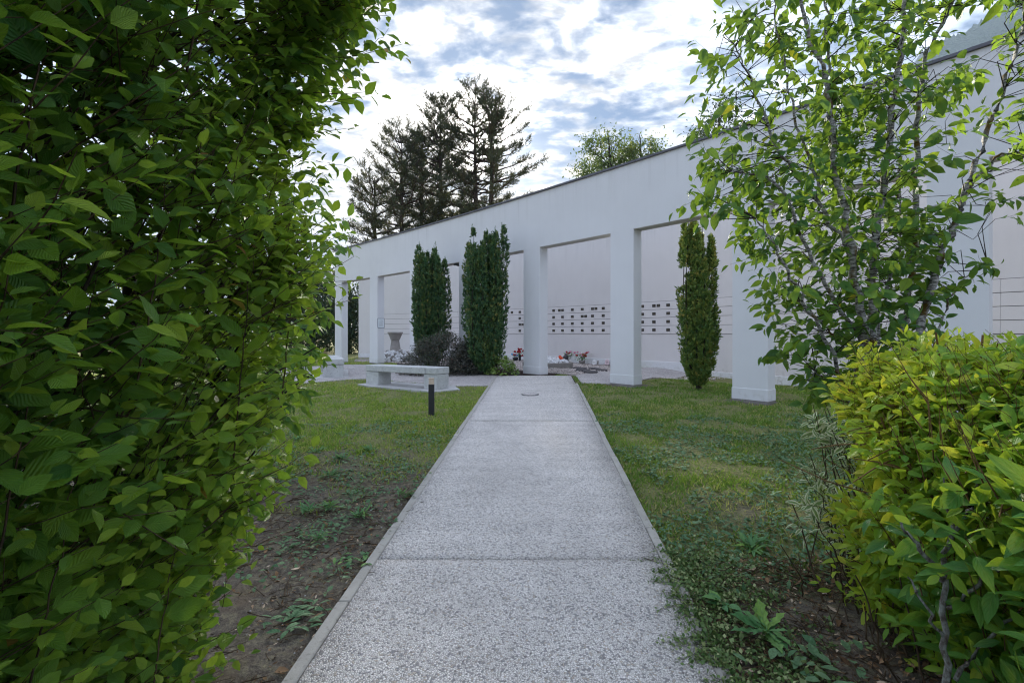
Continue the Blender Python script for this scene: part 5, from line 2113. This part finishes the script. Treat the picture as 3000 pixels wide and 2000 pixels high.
def build_litter():
    rg = np.random.default_rng(301)

    def zg(x, y):
        return T(x, y) - .008 + .10 * np.clip((x - path_right(y)) / .8, 0, 1) * np.clip(1 - (y - 1.5) / 2.2, 0, 1) * (x > 0)
    # dry leaves and bark bits
    X = np.r_[rg.uniform(-3.6, -.75, 6000), rg.uniform(.95, 2.6, 6500), rg.uniform(-4, -.7, 160), rg.uniform(1.0, 5, 260)]
    Y = np.r_[rg.uniform(1.9, 5.6, 6000), rg.uniform(1.5, 3.4, 6500), rg.uniform(5, 10, 160), rg.uniform(3.4, 9, 260)]
    ok = ~on_paving(X, Y, -.05)
    X, Y = X[ok], Y[ok]
    n = len(X)
    big = rg.random(n)
    L = dict(pos=np.c_[X, Y, zg(X, Y) + .006 + rg.uniform(0, .02, n) * (X > 0)], t=np.c_[rg.normal(size=(n, 2)), rg.normal(size=n) * .15], n=np.c_[rg.normal(size=(n, 2)) * .35, np.ones(n)],
             size=np.where(big < .06, rg.uniform(.04, .075, n), rg.uniform(.012, .034, n)), r=np.clip(rg.normal(.52, .30, n), 0, .99))
    tpl = [leaf_template(3, .28, .45, .5, .3), leaf_template(3, .18, .5, .2, -.3), leaf_template(2, .10, .5, .3, .1)]
    V, Fq, A = leaf_arrays(L, tpl, rg.integers(0, 3, n))
    link('leaf_litter', mesh_np('leaf_litter', V, Fq, A), None, M['litter'], 'brown fallen leaves and bark bits on the soil beside the path', 'leaf litter', kind='stuff')
    # twigs
    N = 1700
    left = rg.random(N) < .45
    X = np.where(left, rg.uniform(-3.2, -.95, N), rg.uniform(1.05, 2.7, N))
    Y = np.where(left, rg.uniform(1.9, 4.6, N), rg.uniform(1.6, 3.3, N))
    a = rg.uniform(0, 6.283, N)
    ln = rg.uniform(.04, .22, N)
    d = np.c_[np.cos(a), np.sin(a), rg.normal(size=N) * .12 + .25 * (~left) * rg.random(N)]
    B = np.c_[X, Y, zg(X, Y) + .01]
    P = np.stack([B, B + d * (ln * .5)[:, None] + rg.normal(size=(N, 3)) * .008, B + d * ln[:, None]], 1)
    V, Q = tubes(P, np.tile([.0028, .0024, .0014], (N, 1)) * rg.uniform(.6, 1.6, (N, 1)), 4)
    link('fallen_twigs', mesh_np('fallen_twigs', V, Q), None, M['twig'], 'thin dry twigs scattered over the soil on both sides', 'twigs', kind='stuff')
    # creeping small-leaved runners that spill over the right kerb
    Pn, Ls = [], []
    N = 330
    y = rg.uniform(1.75, 3.45, N)
    x = path_right(y) + rg.uniform(-.06, .75, N) * rg.uniform(.3, 1, N)
    rt = np.c_[x, y, zg(x, y) + .02]
    d = np.c_[rg.normal(-.45, .55, N), rg.normal(size=N) * .6, rg.normal(.06, .08, N)]
    ln = rg.uniform(.12, .30, N)
    L, v, q = twigs(rg, rt, d, ln, 11, .024, 'opp', -.06, 1.0, .0, 1, (0, 0, 1), .3, .5, .28, .0016)
    L['pos'][:, 2] = np.maximum(L['pos'][:, 2], T(L['pos'][:, 0], L['pos'][:, 1]) + .026)
    V, Fq, A = leaf_arrays(L, [diamond(.34, .1), diamond(.40, .15)], rg.integers(0, 2, len(L['pos'])))
    link('creeping_runners', mesh_np('creeping_runners', V, Fq, A), None, M['runner'], 'small-leaved creeping shoots spilling over the right path edge', 'ground cover', kind='stuff')
    v[:, 2] = np.maximum(v[:, 2], T(v[:, 0], v[:, 1]) + .024)
    link('runner_stems', mesh_np('runner_stems', v, q), None, M['twig'], 'wiry stems of the creeping shoots at the right path edge', 'stems', kind='stuff')
    # pale pebbles in the bare soil
    N = 110
    X = np.r_[rg.uniform(-2.8, -.95, 80), rg.uniform(1.1, 2.0, 30)]
    Y = rg.uniform(1.9, 4.8, N)
    me = MB()
    for k in range(N):
        s = rg.uniform(.003, .009)
        me.lathe([(.001, -s * .5), (s, -s * .1), (s * .8, s * .4), (.001, s * .6)], (X[k], Y[k], float(zg(X[k], Y[k])) + .008), 6)
    link('soil_pebbles', me.mesh('soil_pebbles'), None, mat_simple('grey_pebble', (.34, .33, .33), .8, .2, .4, 3.0), 'pale pebbles lying in the bare soil', 'pebbles', kind='stuff')
    # loose stones of the gravel court
    N = 9000
    s = rg.uniform(129.9, 146.5, N)
    o = rg.uniform(.9, 6.5, N)
    X = CF[0] + (CF[2] + o) * np.cos(s / CF[2])
    Y = CF[1] + (CF[2] + o) * np.sin(s / CF[2])
    ok = (np.hypot(X - CB[0], Y - CB[1]) < CB[2] - .08) & ~in_poly(X, Y, PLAZA_R)
    X, Y = X[ok], Y[ok]
    n = len(X)
    oc = np.array([(1, 0, 0), (-1, 0, 0), (0, 1, 0), (0, -1, 0), (0, 0, .6), (0, 0, -.6)])
    of = np.array([(0, 2, 4), (2, 1, 4), (1, 3, 4), (3, 0, 4), (2, 0, 5), (1, 2, 5), (3, 1, 5), (0, 3, 5)])
    sz = rg.uniform(.015, .045, n)
    a = rg.uniform(0, 6.28, n)
    vx = oc[None, :, 0] * np.cos(a)[:, None] - oc[None, :, 1] * np.sin(a)[:, None] * .7
    vy = oc[None, :, 0] * np.sin(a)[:, None] + oc[None, :, 1] * np.cos(a)[:, None] * .7
    V = np.stack([X[:, None] + vx * sz[:, None], Y[:, None] + vy * sz[:, None], (T(X, Y) + .012)[:, None] + oc[None, :, 2] * sz[:, None]], -1)
    Fq = of[None] + (np.arange(n) * 6)[:, None, None]
    A = np.zeros((n, 6, 3))
    link('loose_gravel', mesh_np('loose_gravel', V.reshape(-1, 3), Fq.reshape(-1, 3)), None, mat_simple('gravel_stone', (.50, .44, .42), .8, .2, .5, 3.0), 'pinkish white loose gravel between colonnade and niche wall', 'gravel', kind='stuff')


build_litter()


# ------------------------------------------------------------------ grave flowers and small memorials
def petal_mesh(mat, seed):
    import bmesh
    rg = np.random.default_rng(seed)
    bm = bmesh.new()
    bmesh.ops.create_icosphere(bm, subdivisions=2, radius=1.0)
    for v in bm.verts:
        a = math.atan2(v.co.y, v.co.x)
        k = 1 + .22 * math.cos(5 * a) + rg.normal() * .10
        v.co.x *= k
        v.co.y *= k
        v.co.z *= .8
    me = bpy.data.meshes.new('blossom')
    bm.to_mesh(me)
    bm.free()
    me.materials.append(mat)
    return me


def flowers(px, py, Y, pot, pot_prof, blooms, h, spread, label, seed, leaf_n=60, leaf_size=.10):
    rg = np.random.default_rng(seed)
    if Y is None:
        x, y, z = G(px, py)
    else:
        x, y = (px - 1500) / F * Y, Y
        z = float(T(x, y))
    root = thing('flower_vase', label, 'flowers', (x, y, z + .01), group='flowers laid at the niche wall')
    m = MB()
    m.lathe(pot_prof, seg=20)
    link('pot', m.mesh('pot', True), root, pot)
    top = pot_prof[-1][1] if pot_prof[-1][0] > .01 else pot_prof[-2][1]
    st = []
    for mat, cnt, size in blooms:
        me = petal_mesh(mat, seed + cnt)
        for i in range(cnt):
            e = np.array([rg.normal() * spread, rg.normal() * spread * .7, top + h * rg.uniform(.45, 1.0)])
            o = link('blossom', me, root)
            o.location = e
            o.scale = (size, size, size)
            o.rotation_euler = (rg.normal() * .5, rg.normal() * .5, rg.random() * 6)
            a, _ = poly_tube([(rg.normal() * .02, rg.normal() * .02, top - .03), e * np.array([.6, .6, .55]) + np.array([0, 0, top * .4]), e], .005, .004, None, 0, 5, 4)
            st.append(a)
    V, Q = join_tubes(st)
    link('stalks', mesh_np('stalks', V, Q), root, M['weed'])
    n = leaf_n
    P = np.c_[rg.normal(size=(n, 2)) * spread * .9, top + rg.uniform(-.02, h * .7, n)]
    L = dict(pos=P, t=np.c_[P[:, :2] * 3 + rg.normal(size=(n, 2)) * .3, rg.normal(.4, .4, n)], n=rg.normal(size=(n, 3)) + np.array([0, 0, 1.0]), size=leaf_size * rg.uniform(.6, 1.2, n), r=rg.random(n))
    V, Fq, A = leaf_arrays(L, [leaf_template(3, .16, .5, .2, .2)], np.zeros(n, int))
    link('leaves', mesh_np('leaves', V, Fq, A), root, M['weed'])


vase = [(.05, 0), (.06, .02), (.055, .12), (.075, .24), (.085, .26)]
bowl = [(.07, 0), (.13, .04), (.15, .13), (.14, .16)]
tub = [(.08, 0), (.10, .12), (.115, .18)]
flowers(1523, 1057, None, M['glazed_dark'], vase, [(M['red_petal'], 9, .062)], .36, .12, 'dark vase of red roses beside the pillar and the niche wall', 401, 40)
flowers(1510, 1056.5, None, M['glazed_dark'], bowl, [(M['blue_petal'], 7, .055), (M['red_petal'], 5, .05), (M['white_petal'], 3, .04)], .18, .13, 'low pot of blue and red flowers left of the red roses', 402, 30, .07)
flowers(1673, 1062, None, M['glazed_white'], tub, [(M['pink_petal'], 7, .055), (M['white_petal'], 6, .05), (M['red_petal'], 3, .05)], .40, .17, 'white pot of pink and white flowers right behind the stone ring', 403, 90, .12)
flowers(1705, 1066, None, M['ring'], bowl, [(M['red_petal'], 7, .06), (M['pink_petal'], 6, .05), (M['white_petal'], 4, .035)], .40, .15, 'tall mixed red and pink arrangement in a stone bowl at the wall', 404, 80, .12)


def small_memorials():
    x, y, z = RINGPOS
    # orange blossoms lying on the ring of stones
    o = thing('flower_bunch', 'orange red blossoms lying on the white stones of the ring', 'flowers', (x + .5, y + .15, z + .33))
    me = petal_mesh(M['orange_petal'], 5)
    for i, (dx, dy, dz) in enumerate([(0, 0, .03), (.08, .02, .02), (-.09, .0, .01), (.02, .05, .09)]):
        b = link('blossom', me, o)
        b.location = (dx, dy, dz)
        b.scale = (.065,) * 3
        b.rotation_euler = (i, i * 2, i * 3)
    # dark grave lantern
    gx, gy, gz = G(1657.5, 1064)
    t = thing('grave_lantern', 'dark rounded grave lantern behind the ring of white stones', 'lantern', (gx, gy, gz))
    m = MB()
    m.lathe([(.11, 0), (.12, .03), (.10, .05), (.13, .10), (.13, .24), (.10, .28)], seg=18)
    link('body', m.mesh('body', True), t, M['slate'])
    m = MB()
    m.lathe([(.145, .27), (.14, .30), (.09, .37), (.035, .42), (.03, .46), (.001, .47)], seg=18)
    link('lid', m.mesh('lid', True), t, M['slate'])
    # tablets leaning on the plinth
    for px, py, w, h, mat, lab, rx in [(1740, 1068.5, .15, .23, M['glazed_white'], 'small white memorial tablet leaning at the wall base', -.18),
                                       (1751, 1068.5, .075, .20, M['urn'], 'narrow brown picture plate beside the white tablet', -.15),
                                       (1778, 1069.5, .20, .27, mat_simple('pink_marble', (.62, .48, .52), .35, .5, .3, 14), 'pinkish marble heart plate at the wall next to the pillar', -.15)]:
        x, y, z = G(px, py)
        t = thing('memorial_tablet', lab, 'tablet', (x, y, z), math.radians(-38), 'memorial tablets at the wall base')
        m = MB()
        n = 10
        pts = [(-w / 2, 0), (w / 2, 0), (w / 2, h * .72)] + [(w / 2 * math.cos(a), h * .72 + h * .28 * math.sin(a)) for a in np.linspace(.3, 2.84, n)] + [(-w / 2, h * .72)]
        k = len(pts)
        V = [(p[0], -.012, p[1]) for p in pts] + [(p[0], .012, p[1]) for p in pts]
        m.add(V, [tuple(range(k)), tuple(range(k, 2 * k))[::-1]] + [(i, i + k, (i + 1) % k + k, (i + 1) % k) for i in range(k)])
        o = link('plate', m.mesh('plate'), t, mat)
        o.rotation_euler = (rx, 0, 0)
        m = MB()
        for q in range(3):
            m.box((0, -.014, h * (.62 - .14 * q)), (w * (.6 - .1 * q), .002, .012))
        o2 = link('engraving', m.mesh('engraving'), o, M['letters'])
        m = MB()
        m.box((0, .02, .012), (w * 1.05, .09, .026))
        link('foot', m.mesh('foot'), t, M['slate'])
    # small dark box lamp under the lintel
    x, y, _ = cf(PILLARS[3] + .28, DEPTH * .5)
    t = thing('soffit_lamp', 'small dark lamp fixed under the lintel between the two dense yews', 'lamp', (x, y, ZSOF - .012))
    ang = (PILLARS[3] / CF[2]) + math.pi / 2
    m = MB()
    m.box((0, 0, -.03), (.42, .14, .06), ang)
    bevel(link('housing', m.mesh('housing'), t, M['dark_metal']), .012, 2)
    m = MB()
    m.box((.05, .0, -.075), (.22, .11, .03), ang)
    link('lens', m.mesh('lens'), t, M['slate'])


small_memorials()
